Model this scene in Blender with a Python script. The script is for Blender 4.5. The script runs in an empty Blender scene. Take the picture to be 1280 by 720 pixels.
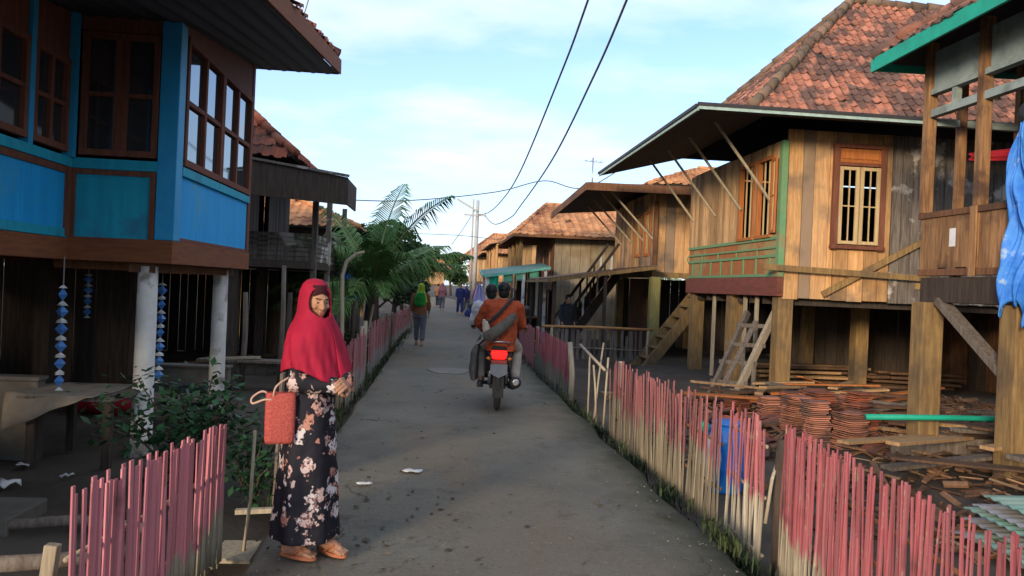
import bpy, bmesh, math, random
from math import sin, cos, pi, radians, atan2, sqrt
from mathutils import Vector, Matrix
V = Vector
R = random.Random(7)
SC = bpy.context.scene
COL = SC.collection
GZ = -0.2                                   # level of the earth beside the raised road

# ------------------------------------------------------------------ materials
def new_mat(name):
    m = bpy.data.materials.new(name); m.use_nodes = True
    nt = m.node_tree; b = nt.nodes['Principled BSDF']
    return m, nt, b
def lk(nt, a, b): nt.links.new(a, b)
def rgba(c): return (c[0], c[1], c[2], 1)
def mixc(nt, fac, a, b):
    n = nt.nodes.new('ShaderNodeMix'); n.data_type = 'RGBA'
    for s, v in ((0, fac), (6, a), (7, b)):
        if hasattr(v, 'links') or hasattr(v, 'is_linked'): lk(nt, v, n.inputs[s])
        else: n.inputs[s].default_value = v if s == 0 else rgba(v)
    return n.outputs[2]
def noise(nt, co, scale, detail=4, rough=.6, sc=(1,1,1), rot=(0,0,0)):
    mp = nt.nodes.new('ShaderNodeMapping'); mp.inputs['Scale'].default_value = sc; mp.inputs['Rotation'].default_value = rot
    lk(nt, co, mp.inputs['Vector'])
    n = nt.nodes.new('ShaderNodeTexNoise'); n.inputs['Scale'].default_value = scale
    n.inputs['Detail'].default_value = detail; n.inputs['Roughness'].default_value = rough
    lk(nt, mp.outputs[0], n.inputs['Vector']); return n.outputs['Fac']
def ramp(nt, fac, a, b):
    n = nt.nodes.new('ShaderNodeMapRange'); n.inputs[1].default_value = a; n.inputs[2].default_value = b
    lk(nt, fac, n.inputs[0]); return n.outputs[0]
def objco(nt):
    return nt.nodes.new('ShaderNodeTexCoord').outputs['Object']
def M(name, c1, c2, scale=6, sc=(1,1,1), rough=.85, island=0., c3=None, s3=1.3, t3=(.5,.65), bump=0., bscale=None, metal=0., spec=.3, icol=None):
    m, nt, b = new_mat(name)
    co = objco(nt)
    f = ramp(nt, noise(nt, co, scale, 5, .65, sc), .36, .64)
    col = mixc(nt, f, c1, c2)
    geo = nt.nodes.new('ShaderNodeNewGeometry')
    if icol:
        r0 = nt.nodes.new('ShaderNodeMath'); r0.operation = 'MULTIPLY'; r0.inputs[1].default_value = 7.31
        lk(nt, geo.outputs['Random Per Island'], r0.inputs[0])
        r1 = nt.nodes.new('ShaderNodeMath'); r1.operation = 'FRACT'; lk(nt, r0.outputs[0], r1.inputs[0])
        col = mixc(nt, ramp(nt, r1.outputs[0], icol[1], 1.), col, icol[0])
    if c3:
        f3 = ramp(nt, noise(nt, co, s3, 4, .6), t3[0], t3[1])
        col = mixc(nt, f3, col, c3)
    if island:
        h = nt.nodes.new('ShaderNodeHueSaturation')
        mr = nt.nodes.new('ShaderNodeMapRange'); mr.inputs[3].default_value = 1-island; mr.inputs[4].default_value = 1+island
        lk(nt, geo.outputs['Random Per Island'], mr.inputs[0]); lk(nt, mr.outputs[0], h.inputs['Value'])
        lk(nt, col, h.inputs['Color']); col = h.outputs[0]
    lk(nt, col, b.inputs['Base Color'])
    b.inputs['Roughness'].default_value = rough; b.inputs['Metallic'].default_value = metal
    b.inputs['Specular IOR Level'].default_value = spec
    if bump:
        bp = nt.nodes.new('ShaderNodeBump'); bp.inputs['Strength'].default_value = bump; bp.inputs['Distance'].default_value = .02
        lk(nt, noise(nt, co, bscale or scale*2, 6, .7, sc), bp.inputs['Height']); lk(nt, bp.outputs[0], b.inputs['Normal'])
    return m
def planks_mat(name, c1, c2, island=.25, c3=None, t3=(.5,.65), s3=.8, icol=None, vertical=True):
    return M(name, c1, c2, 7, (4,4,.35) if vertical else (.5,.5,5), .85, island, c3, s3, t3, .35, 14, icol=icol)

mt = {}
mt['wood_warm'] = planks_mat('wood_warm', (.56,.34,.15), (.38,.20,.085), .33, (.17,.125,.09), (.50,.64), 1.0, ((.25,.19,.14),.72))
mt['wood_tan'] = planks_mat('wood_tan', (.52,.34,.17), (.33,.19,.09), .38, (.24,.15,.08), (.55,.7), .7)
mt['wood_grey'] = planks_mat('wood_grey', (.19,.165,.14), (.085,.07,.058), .3, (.46,.43,.39), (.54,.60), 1.5)
mt['wood_post'] = planks_mat('wood_post', (.30,.20,.08), (.17,.10,.045), .15, (.10,.075,.05), (.5,.7), 1.2)
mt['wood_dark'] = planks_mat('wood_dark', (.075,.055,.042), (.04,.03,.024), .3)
mt['wood_brown'] = planks_mat('wood_brown', (.20,.095,.045), (.11,.05,.025), .2, (.08,.045,.03), (.5,.7), 1.5)
mt['beam_brown'] = planks_mat('beam_brown', (.24,.085,.035), (.17,.06,.027), .06, vertical=False)
mt['beam_red'] = planks_mat('beam_red', (.22,.065,.05), (.14,.05,.035), .08, vertical=False)
mt['frame_orange'] = planks_mat('frame_orange', (.42,.15,.04), (.30,.10,.03), .12)
mt['frame_cream'] = planks_mat('frame_cream', (.52,.40,.22), (.42,.30,.15), .1)
mt['frame_brown'] = planks_mat('frame_brown', (.20,.075,.045), (.12,.045,.028), .1)
mt['lumber'] = planks_mat('lumber', (.22,.115,.06), (.12,.065,.038), .5, (.06,.04,.028), (.42,.65), 1.0, ((.30,.21,.13),.82))
mt['lumber_grey'] = planks_mat('lumber_grey', (.20,.17,.14), (.11,.085,.065), .35)
mt['bamboo_pale'] = planks_mat('bamboo_pale', (.42,.36,.26), (.28,.23,.16), .25)
mt['blue'] = M('blue_paint', (.008,.31,.70), (.014,.38,.80), 4, (3,3,.25), rough=.65, c3=(.05,.36,.62), s3=2.6, t3=(.55,.70), bump=.12)
mt['teal'] = M('teal_paint', (.012,.31,.45), (.018,.38,.53), 4, (3,3,.25), rough=.65, c3=(.03,.22,.34), s3=2.6, t3=(.55,.70), bump=.12)
mt['blue_post'] = M('blue_post_paint', (.02,.29,.58), (.03,.33,.62), 5, rough=.55, bump=.1)
mt['green_trim'] = M('green_trim_paint', (.11,.26,.13), (.16,.28,.14), 9, rough=.7, c3=(.25,.2,.1), t3=(.55,.7), s3=3)
mt['green_fascia'] = M('green_fascia_paint', (.01,.30,.20), (.012,.36,.25), 7, rough=.6, c3=(.02,.2,.14), t3=(.55,.8))
mt['mint_fascia'] = M('mint_fascia_paint', (.40,.50,.47), (.25,.38,.35), 9, rough=.65)
mt['panel_grey'] = M('panel_grey_paint', (.30,.36,.34), (.22,.28,.27), 4, rough=.8, c3=(.14,.15,.13), t3=(.5,.7), s3=2)
mt['panel_orange'] = planks_mat('panel_orange', (.36,.13,.04), (.26,.11,.05), .3, (.28,.22,.10), (.5,.6), 1.0)
mt['white_post'] = M('white_concrete', (.74,.73,.70), (.62,.61,.58), 5, rough=.9, c3=(.26,.24,.21), t3=(.56,.68), s3=3.2, bump=.15)
mt['tile'] = M('clay_tile', (.40,.175,.115), (.30,.118,.075), 5, rough=.9, island=.25, c3=(.12,.07,.056), s3=1.9, t3=(.46,.54), icol=((.15,.08,.06),.72), bump=.2)
mt['tile_old'] = M('old_clay_tile', (.34,.10,.05), (.22,.07,.04), 6, rough=.9, island=.35, c3=(.10,.055,.045), s3=1.6, t3=(.48,.6), icol=((.10,.06,.045),.6), bump=.2)
mt['tile_far'] = M('far_clay_tile', (.56,.29,.13), (.44,.19,.085), 3, rough=.85, island=.2, c3=(.24,.10,.05), s3=.7, t3=(.5,.65))
mt['tin_dark'] = M('tin_dark', (.035,.035,.042), (.05,.046,.046), 4, rough=.6, c3=(.10,.055,.04), t3=(.55,.7), metal=.2)
mt['tin_grey'] = M('tin_grey', (.30,.31,.33), (.22,.22,.23), 4, rough=.5, c3=(.20,.13,.09), t3=(.55,.7), metal=.4)
mt['tin_rust'] = M('tin_rust', (.20,.11,.065), (.12,.07,.05), 5, rough=.75, c3=(.28,.22,.17), t3=(.5,.65), metal=.1)
mt['tin_green'] = M('tin_green', (.17,.30,.26), (.12,.23,.20), 4, rough=.5, c3=(.26,.28,.25), t3=(.52,.7), metal=.1, island=.2)
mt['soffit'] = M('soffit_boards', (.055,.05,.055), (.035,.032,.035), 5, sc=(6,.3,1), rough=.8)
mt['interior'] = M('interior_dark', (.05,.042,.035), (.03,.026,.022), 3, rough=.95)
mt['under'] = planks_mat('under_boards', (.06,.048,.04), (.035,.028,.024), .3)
mt['steel'] = M('steel', (.4,.4,.42), (.3,.3,.32), 6, rough=.35, metal=.9)
mt['black'] = M('black_plastic', (.018,.018,.02), (.025,.025,.027), 6, rough=.4, spec=.5)
mt['rubber'] = M('rubber', (.02,.02,.02), (.03,.028,.026), 12, rough=.85)
mt['skin'] = M('skin', (.40,.205,.125), (.36,.18,.105), 20, rough=.55)
mt['skin_foot'] = M('skin_foot', (.38,.15,.075), (.30,.12,.06), 20, rough=.6)
mt['hair'] = M('hair', (.006,.0055,.0055), (.010,.009,.009), 60, rough=.5)
mt['hijab'] = M('hijab_cloth', (.34,.007,.034), (.27,.005,.027), 8, rough=.8, bump=.1, bscale=30)
mt['cap_dark'] = M('cap_dark', (.05,.006,.012), (.035,.005,.01), 20, rough=.9)
mt['sandal'] = M('sandal', (.42,.15,.07), (.34,.11,.05), 15, rough=.6)
mt['rust_cloth'] = M('rust_cloth', (.35,.065,.022), (.27,.05,.018), 6, rough=.9, bump=.25, bscale=18)
mt['white_cloth'] = M('white_cloth', (.55,.55,.58), (.46,.46,.5), 6, rough=.9, bump=.2, bscale=18)
mt['lilac_cloth'] = M('lilac_cloth', (.50,.46,.72), (.40,.36,.62), 5, rough=.9, bump=.2)
mt['grey_cloth'] = M('grey_cloth', (.10,.095,.085), (.065,.06,.055), 8, rough=.9, bump=.3, bscale=20)
mt['beige_cloth'] = M('beige_cloth', (.44,.37,.31), (.34,.28,.23), 8, rough=.9, bump=.2)
mt['dark_cloth'] = M('dark_cloth', (.03,.035,.04), (.022,.024,.027), 8, rough=.9, bump=.2)
mt['slate_cloth'] = M('slate_cloth', (.13,.14,.17), (.10,.105,.13), 8, rough=.9, bump=.2)
mt['ochre_cloth'] = M('ochre_cloth', (.26,.12,.06), (.2,.09,.045), 8, rough=.9, bump=.2)
mt['lime_cloth'] = M('lime_cloth', (.38,.52,.05), (.30,.44,.04), 8, rough=.85)
mt['green_cloth'] = M('green_cloth', (.02,.34,.05), (.015,.25,.04), 8, rough=.7, bump=.2)
mt['red_cloth'] = M('red_cloth', (.34,.015,.03), (.26,.012,.022), 8, rough=.85, bump=.2)
mt['blue_cloth'] = M('blue_sheet', (.03,.17,.62), (.06,.27,.72), 4, rough=.5, c3=(.30,.44,.62), s3=5, t3=(.60,.68), bump=.6, bscale=14)
mt['navy_cloth'] = M('navy_cloth', (.03,.04,.16), (.02,.03,.11), 6, rough=.8)
mt['pink_cloth'] = M('pink_cloth', (.40,.16,.16), (.32,.12,.13), 6, rough=.9)
mt['tan_cloth'] = M('tan_cloth', (.27,.235,.19), (.2,.17,.135), 5, rough=.95, bump=.2)
mt['coral'] = M('coral_weave', (.50,.105,.085), (.34,.055,.045), 60, sc=(1,1,1.6), rough=.6, bump=.6, bscale=70)
mt['strap'] = M('pale_strap', (.50,.33,.26), (.42,.27,.2), 10, rough=.7)
mt['paper'] = M('paper', (.72,.72,.72), (.6,.6,.6), 10, rough=.9)
mt['bead_blue'] = M('bead_blue', (.05,.17,.50), (.08,.24,.58), 12, rough=.4)
mt['bead_white'] = M('bead_white', (.62,.64,.62), (.5,.52,.52), 12, rough=.4)
mt['string'] = M('string', (.25,.25,.25), (.18,.18,.18), 12)
mt['plastic_green'] = M('plastic_green', (.05,.42,.08), (.04,.34,.06), 5, rough=.4)
mt['plastic_red'] = M('plastic_red', (.34,.03,.05), (.28,.02,.04), 5, rough=.4)
mt['plastic_blue'] = M('plastic_blue', (.015,.15,.52), (.02,.19,.58), 5, rough=.4)
mt['bag_white'] = M('bag_white', (.42,.45,.52), (.33,.36,.44), 7, rough=.6, bump=.3)
mt['cable'] = M('cable', (.09,.09,.10), (.07,.07,.08), 5, rough=.6)
mt['conc_old'] = M('old_concrete', (.17,.155,.135), (.11,.10,.085), 4, rough=.95, c3=(.08,.075,.06), t3=(.5,.7), bump=.4)
mt['pole_paint'] = M('pole_pale', (.42,.41,.40), (.34,.33,.32), 5, rough=.8)
mt['leaf_dark'] = M('leaf_dark', (.022,.06,.022), (.035,.085,.03), 2, rough=.6, island=.45)
mt['leaf_mid'] = M('leaf_mid', (.045,.085,.025), (.075,.12,.035), 1, rough=.6, island=.45)
mt['leaf_olive'] = M('leaf_olive', (.09,.11,.035), (.14,.15,.05), 1, rough=.6, island=.4)
mt['leaf_shrub'] = M('leaf_shrub', (.016,.055,.022), (.026,.08,.03), 3, rough=.55, island=.5)
mt['frond'] = M('palm_frond', (.07,.165,.04), (.13,.23,.075), 2, rough=.6, island=.4, spec=.2)
mt['rachis'] = M('palm_rachis', (.20,.24,.08), (.15,.19,.06), 5, rough=.6)
mt['bark'] = M('bark', (.10,.08,.06), (.06,.045,.035), 8, sc=(2,2,.6), rough=.95, bump=.6)
mt['grass'] = M('grass_blade', (.025,.042,.016), (.04,.055,.02), 2, rough=.7, island=.45)
mt['porch_wood'] = planks_mat('porch_wood', (.36,.20,.09), (.17,.085,.04), .25, (.10,.055,.035), (.52,.66), 2.2)
mt['zinc_board'] = M('pale_board', (.36,.31,.22), (.27,.22,.15), 4, sc=(3,3,.4), rough=.9, c3=(.22,.17,.11), t3=(.5,.7), island=.15)
mt['pebble'] = M('pebble', (.22,.20,.17), (.13,.115,.10), 4, rough=.95, island=.4)

def glass_mat():
    m, nt, b = new_mat('window_glass')
    b.inputs['Base Color'].default_value = (.03,.035,.04,1); b.inputs['Roughness'].default_value = .04
    b.inputs['Specular IOR Level'].default_value = .9; b.inputs['IOR'].default_value = 1.7
    bp = nt.nodes.new('ShaderNodeBump'); bp.inputs['Strength'].default_value = .05
    lk(nt, noise(nt, objco(nt), 2.0, 2), bp.inputs['Height']); lk(nt, bp.outputs[0], b.inputs['Normal'])
    return m
mt['glass'] = glass_mat()
def tail_mat():
    m, nt, b = new_mat('tail_light_lens')
    b.inputs['Base Color'].default_value = (.25,.004,.004,1); b.inputs['Roughness'].default_value = .3
    b.inputs['Emission Color'].default_value = (1,.008,.006,1); b.inputs['Emission Strength'].default_value = 1.1
    return m
mt['tail'] = tail_mat()

def picket_mat(name, split, pink=(.40,.105,.125), bare=(.36,.31,.225), jag=.10, slope=(0,0)):
    """bamboo slats: pink paint on the upper part, bare below the ragged paint line"""
    m, nt, b = new_mat(name)
    co = objco(nt); geo = nt.nodes.new('ShaderNodeNewGeometry')
    sp = nt.nodes.new('ShaderNodeSeparateXYZ'); lk(nt, co, sp.inputs[0])
    def mth(op, a, bb):
        n = nt.nodes.new('ShaderNodeMath'); n.operation = op
        for i, v in enumerate((a, bb)):
            if isinstance(v, (int, float)): n.inputs[i].default_value = v
            else: lk(nt, v, n.inputs[i])
        return n.outputs[0]
    rnd = mth('MULTIPLY', mth('SUBTRACT', geo.outputs['Random Per Island'], .5), jag)
    low = mth('MULTIPLY', mth('SUBTRACT', noise(nt, co, 1.6, 2), .5), .45)
    tilt = mth('MULTIPLY', sp.outputs[1], slope[1])
    lvl = mth('ADD', mth('ADD', mth('ADD', sp.outputs[2], rnd), low), tilt)
    f = ramp(nt, lvl, split-.035, split+.035)
    wear = noise(nt, co, 9, 5, .7, (3,3,.4))
    pk = mixc(nt, ramp(nt, wear, .35, .72), pink, tuple(.72*c+.06 for c in pink))
    br = mixc(nt, ramp(nt, wear, .3, .7), bare, tuple(.6*c for c in bare))
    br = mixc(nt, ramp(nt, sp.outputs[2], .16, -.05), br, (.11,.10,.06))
    chip = noise(nt, co, 26, 5, .75, (1.5,1.5,.35))
    pk = mixc(nt, ramp(nt, chip, .60, .66), pk, tuple(.8*c for c in bare))
    pk = mixc(nt, ramp(nt, noise(nt, co, 3.0, 3), .58, .72), pk, tuple(.45*c+.02 for c in pink))
    col = mixc(nt, f, br, pk)
    h = nt.nodes.new('ShaderNodeHueSaturation'); mr = nt.nodes.new('ShaderNodeMapRange')
    mr.inputs[3].default_value = .68; mr.inputs[4].default_value = 1.25
    fr = mth('FRACT', mth('MULTIPLY', geo.outputs['Random Per Island'], 5.7), 0)
    lk(nt, fr, mr.inputs[0]); lk(nt, mr.outputs[0], h.inputs['Value']); lk(nt, col, h.inputs['Color'])
    lk(nt, h.outputs[0], b.inputs['Base Color']); b.inputs['Roughness'].default_value = .85
    b.inputs['Specular IOR Level'].default_value = .2
    return m

def dress_mat():
    """black cloth with pale and peach flower blots"""
    m, nt, b = new_mat('floral_dress_cloth')
    co = objco(nt)
    vx = nt.nodes.new('ShaderNodeTexVoronoi'); vx.inputs['Scale'].default_value = 10.5
    mp = nt.nodes.new('ShaderNodeMapping'); mp.inputs['Scale'].default_value = (1,1,.8)
    n0 = nt.nodes.new('ShaderNodeTexNoise'); n0.inputs['Scale'].default_value = 22; n0.inputs['Detail'].default_value = 2
    lk(nt, co, n0.inputs['Vector'])
    va = nt.nodes.new('ShaderNodeVectorMath'); va.operation = 'MULTIPLY_ADD'
    va.inputs[1].default_value = (.17,.17,.17); lk(nt, n0.outputs['Color'], va.inputs[0]); lk(nt, co, va.inputs[2])
    lk(nt, va.outputs[0], mp.inputs[0]); lk(nt, mp.outputs[0], vx.inputs['Vector'])
    hs = nt.nodes.new('ShaderNodeSeparateColor'); lk(nt, vx.outputs['Color'], hs.inputs[0])
    flower = mixc(nt, ramp(nt, hs.outputs[1], .3, .8), (.55,.50,.50), (.42,.20,.15))
    flower = mixc(nt, ramp(nt, noise(nt, co, 45, 2), .52, .6), flower, (.16,.07,.07))
    d = ramp(nt, vx.outputs['Distance'], .50, .42)
    k = nt.nodes.new('ShaderNodeMath'); k.operation = 'GREATER_THAN'; k.inputs[1].default_value = .16; lk(nt, hs.outputs[0], k.inputs[0])
    mu = nt.nodes.new('ShaderNodeMath'); mu.operation = 'MULTIPLY'; lk(nt, d, mu.inputs[0]); lk(nt, k.outputs[0], mu.inputs[1])
    col = mixc(nt, mu.outputs[0], (.010,.010,.016), flower)
    lk(nt, col, b.inputs['Base Color']); b.inputs['Roughness'].default_value = .75; b.inputs['Specular IOR Level'].default_value = .25
    return m
mt['dress'] = dress_mat()

# ------------------------------------------------------------------ object helpers
def tag(o, label=None, cat=None, group=None, kind=None):
    if label: o['label'] = label
    if cat: o['category'] = cat
    if group: o['group'] = group
    if kind: o['kind'] = kind
    return o
def thing(name, label, cat, loc=(0,0,0), group=None, rz=0):
    o = bpy.data.objects.new(name, None); COL.objects.link(o)
    o.location = loc; o.rotation_euler = (0,0,rz); o.empty_display_size = .2
    return tag(o, label, cat, group)
def root_loc(p):
    while p.parent: p = p.parent
    return V(p.location)
def dup(root, loc=None, rz=None, label=None, mats=None):
    r = root.copy(); COL.objects.link(r)
    if loc: r.location = loc
    if rz is not None: r.rotation_euler = (0,0,rz)
    if label: r['label'] = label
    for ch in list(root.children):
        c = ch.copy(); COL.objects.link(c); c.parent = r
        for g in ch.children:
            d = g.copy(); COL.objects.link(d); d.parent = c
    return r

class MB:
    def __init__(s): s.v = []; s.f = []
    def add(s, vs, fs):
        k = len(s.v); s.v += [V(p) for p in vs]; s.f += [tuple(i+k for i in f) for f in fs]; return s
    def bar(s, p, q, w, h, up=(0,0,1)):
        p = V(p); q = V(q); d = (q-p).normalized(); up = V(up)
        if abs(d.dot(up)) > .97: up = V((0,1,0)) if abs(d.y) < .9 else V((1,0,0))
        a = d.cross(up).normalized()*w/2; b = a.cross(d).normalized()*h/2
        return s.add([p-a-b,p+a-b,p+a+b,p-a+b,q-a-b,q+a-b,q+a+b,q-a+b],
                     [(3,2,1,0),(4,5,6,7),(0,1,5,4),(1,2,6,5),(2,3,7,6),(3,0,4,7)])
    def box(s, a, b):
        (x0,y0,z0),(x1,y1,z1) = a, b
        x0,x1 = min(x0,x1),max(x0,x1); y0,y1 = min(y0,y1),max(y0,y1); z0,z1 = min(z0,z1),max(z0,z1)
        return s.add([(x0,y0,z0),(x1,y0,z0),(x1,y1,z0),(x0,y1,z0),(x0,y0,z1),(x1,y0,z1),(x1,y1,z1),(x0,y1,z1)],
                     [(3,2,1,0),(4,5,6,7),(0,1,5,4),(1,2,6,5),(2,3,7,6),(3,0,4,7)])
    def loft(s, rings, cap=True):
        n = len(rings[0]); k = len(s.v)
        for r in rings: s.v += [V(p) for p in r]
        for i in range(len(rings)-1):
            for j in range(n):
                a = k+i*n+j; b = k+i*n+(j+1)%n
                s.f.append((a,b,b+n,a+n))
        if cap:
            s.f.append(tuple(k+j for j in reversed(range(n)))); e = k+(len(rings)-1)*n
            s.f.append(tuple(e+j for j in range(n)))
        return s
    def tube(s, pts, rad, n=8, cap=True):
        pts = [V(p) for p in pts]
        if not isinstance(rad, (list, tuple)): rad = [rad]*len(pts)
        rings = []; prev = None
        for i, p in enumerate(pts):
            d = (pts[min(i+1,len(pts)-1)]-pts[max(i-1,0)])
            if d.length < 1e-9: d = V((0,0,1))
            d.normalize()
            if prev is None:
                a = d.cross(V((0,0,1)))
                if a.length < .05: a = d.cross(V((0,1,0)))
            else: a = prev-d*prev.dot(d)
            a.normalize(); prev = a; b = d.cross(a)
            rings.append([p+(a*cos(2*pi*j/n)+b*sin(2*pi*j/n))*rad[i] for j in range(n)])
        return s.loft(rings, cap)
    def ell(s, c, r, u=10, w=7, rot=None):
        c = V(c); rings = []
        for i in range(w+1):
            t = pi*i/w; t = min(max(t,.06),pi-.06)
            ring = []
            for j in range(u):
                p = V((r[0]*sin(t)*cos(2*pi*j/u), r[1]*sin(t)*sin(2*pi*j/u), -r[2]*cos(t)))
                if rot: p = rot @ p
                ring.append(c+p)
            rings.append(ring)
        return s.loft(rings)
    def cap(s, p, q, r0, r1, n=12):
        s.tube([p,q],[r0,r1],n); s.ell(p,(r0,)*3,n,8); s.ell(q,(r1,)*3,n,8); return s
    def lathe(s, c, prof, n=20, ax='z'):
        c = V(c); rings = []
        for r, h in prof:
            ring = []
            for j in range(n):
                a = 2*pi*j/n; p = (r*cos(a), r*sin(a), h)
                if ax == 'x': p = (h, r*cos(a), r*sin(a))
                if ax == 'y': p = (r*sin(a), h, r*cos(a))
                ring.append(c+V(p))
            rings.append(ring)
        return s.loft(rings)
    def grid(s, fn, nu, nv, keep=None):
        k = len(s.v)
        for i in range(nu+1):
            for j in range(nv+1): s.v.append(V(fn(i/nu, j/nv)))
        for i in range(nu):
            for j in range(nv):
                if keep and not keep((i+.5)/nu, (j+.5)/nv): continue
                a = k+i*(nv+1)+j; s.f.append((a, a+nv+1, a+nv+2, a+1))
        return s
    def build(s, name, mat, parent=None, smooth=False, bevel=0, solid=0, world=True, origin=None):
        """world=True: the vertices are scene coordinates; False: coordinates local to the parent"""
        if isinstance(mat, str): mat = mt[mat]
        vs = s.v
        loc = V((0,0,0))
        if parent is not None:
            if world:
                o0 = root_loc(parent); vs = [p-o0 for p in vs]
        else:
            xs = [p.x for p in vs]; ys = [p.y for p in vs]; zs = [p.z for p in vs]
            loc = V(origin) if origin else V(((min(xs)+max(xs))/2,(min(ys)+max(ys))/2,min(zs)))
            vs = [p-loc for p in vs]
        me = bpy.data.meshes.new(name); me.from_pydata([tuple(p) for p in vs], [], s.f); me.update()
        bm = bmesh.new(); bm.from_mesh(me); bmesh.ops.recalc_face_normals(bm, faces=bm.faces); bm.to_mesh(me); bm.free()
        if smooth: me.polygons.foreach_set('use_smooth', [True]*len(me.polygons))
        me.materials.append(mat)
        o = bpy.data.objects.new(name, me); COL.objects.link(o)
        o.location = loc
        if parent is not None: o.parent = parent
        if solid:
            md = o.modifiers.new('thick','SOLIDIFY'); md.thickness = solid; md.offset = 0
        if bevel:
            md = o.modifiers.new('bevel','BEVEL'); md.width = bevel; md.segments = 2; md.limit_method = 'ANGLE'
        return o
    def fuse(s, name, mat, parent, voxel=.008, it=4, world=False, disp=0, dscale=.1):
        """union of the pieces as one continuous skin"""
        o = s.build(name, mat, parent, world=world)
        md = o.modifiers.new('r','REMESH'); md.mode = 'VOXEL'; md.voxel_size = voxel; md.use_smooth_shade = True
        sm = o.modifiers.new('s','SMOOTH'); sm.factor = .5; sm.iterations = it
        if disp:
            tx = bpy.data.textures.new('folds','CLOUDS'); tx.noise_scale = dscale
            d = o.modifiers.new('d','DISPLACE'); d.texture = tx; d.strength = disp; d.mid_level = .5
        dg = bpy.context.evaluated_depsgraph_get(); ev = o.evaluated_get(dg)
        me = bpy.data.meshes.new_from_object(ev)
        o.modifiers.clear(); old = o.data; o.data = me; bpy.data.meshes.remove(old)
        me.polygons.foreach_set('use_smooth', [True]*len(me.polygons))
        if not me.materials: me.materials.append(mt[mat] if isinstance(mat,str) else mat)
        return o

# ------------------------------------------------------------------ building helpers
def tiles(mb, poly, tw=.2, tl=.26, rnd=R, lift=.020):
    """roof tiles over a planar polygon whose first edge is the eave"""
    P = [V(p) for p in poly]; a = P[0]; u = (P[1]-a).normalized()
    c = sum(P, V((0,0,0)))/len(P); v = (c-a)-u*(c-a).dot(u); v.normalize(); n = u.cross(v)
    if n.z < 0: n = -n
    Q = [((p-a).dot(u),(p-a).dot(v)) for p in P]
    def inside(x, y):
        r = False; j = len(Q)-1
        for i in range(len(Q)):
            (xi,yi),(xj,yj) = Q[i],Q[j]
            if (yi > y) != (yj > y) and x < (xj-xi)*(y-yi)/(yj-yi)+xi: r = not r
            j = i
        return r
    x0 = min(q[0] for q in Q); x1 = max(q[0] for q in Q); y1 = max(q[1] for q in Q)
    step = tl*.84; nr = int(y1/step)+1; nc = int((x1-x0)/tw)+1
    prof = [(0,.012),(.3,-.002),(.55,.003),(.78,.036),(1.03,.014)]
    for r in range(nr):
        for cc in range(nc):
            x = x0+cc*tw; y = r*step-.03
            if not inside(x+tw/2, y+step*.6): continue
            j1 = rnd.gauss(0,.012)-(rnd.uniform(.03,.09) if rnd.random() < .03 else 0); j2 = rnd.uniform(-.008,.014); j3 = rnd.gauss(0,.007)
            if rnd.random() < .008: continue
            vs = []
            for yy, lz in ((y+j1, lift+j2), (y+tl+j1, .004)):
                for px, pz in prof: vs.append(a+u*(x+px*tw+j3)+v*yy+n*(pz+lz))
            for px, pz in prof: vs.append(a+u*(x+px*tw+j3)+v*(y+j1)+n*(pz+lift+j2-.018))
            fs = [(i,i+1,i+6,i+5) for i in range(4)]+[(10+i,11+i,1+i,i) for i in range(4)]
            mb.add(vs, fs)
    return mb
def slab(mb, poly, t, drop=0):
    P = [V(p)-V((0,0,drop)) for p in poly]; k = len(P)
    n = (P[1]-P[0]).cross(P[2]-P[0]).normalized()
    if n.z > 0: n = -n
    return mb.add(P+[p+n*t for p in P], [tuple(range(k)), tuple(reversed(range(k,2*k)))]+[(i,(i+1)%k,(i+1)%k+k,i+k) for i in range(k)])
def ridge(mb, p, q, r=.07, seg=.30):
    p = V(p); q = V(q); L = (q-p).length; n = max(1,int(L/seg)); d = (q-p)/n
    for i in range(n):
        w1 = V((R.gauss(0,.008),R.gauss(0,.008),R.gauss(0,.008)))
        mb.tube([p+d*i-d*.08+w1, p+d*(i+1)+w1], [r*1.1+R.uniform(0,.01), r*.92], 8)
    return mb
def corr(mb, p00, p10, p01, p11, waves, amp=.012, nv=2):
    """corrugated sheet: corrugations run from edge p0* to edge p1*, waves across p00->p01"""
    p00,p10,p01,p11 = map(V,(p00,p10,p01,p11))
    n = (p10-p00).cross(p01-p00).normalized()
    def fn(a, b):
        e = p00.lerp(p01,a); g = p10.lerp(p11,a)
        return e.lerp(g,b)+n*amp*sin(2*pi*waves*a)
    return mb.grid(fn, waves*6, nv)
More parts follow.
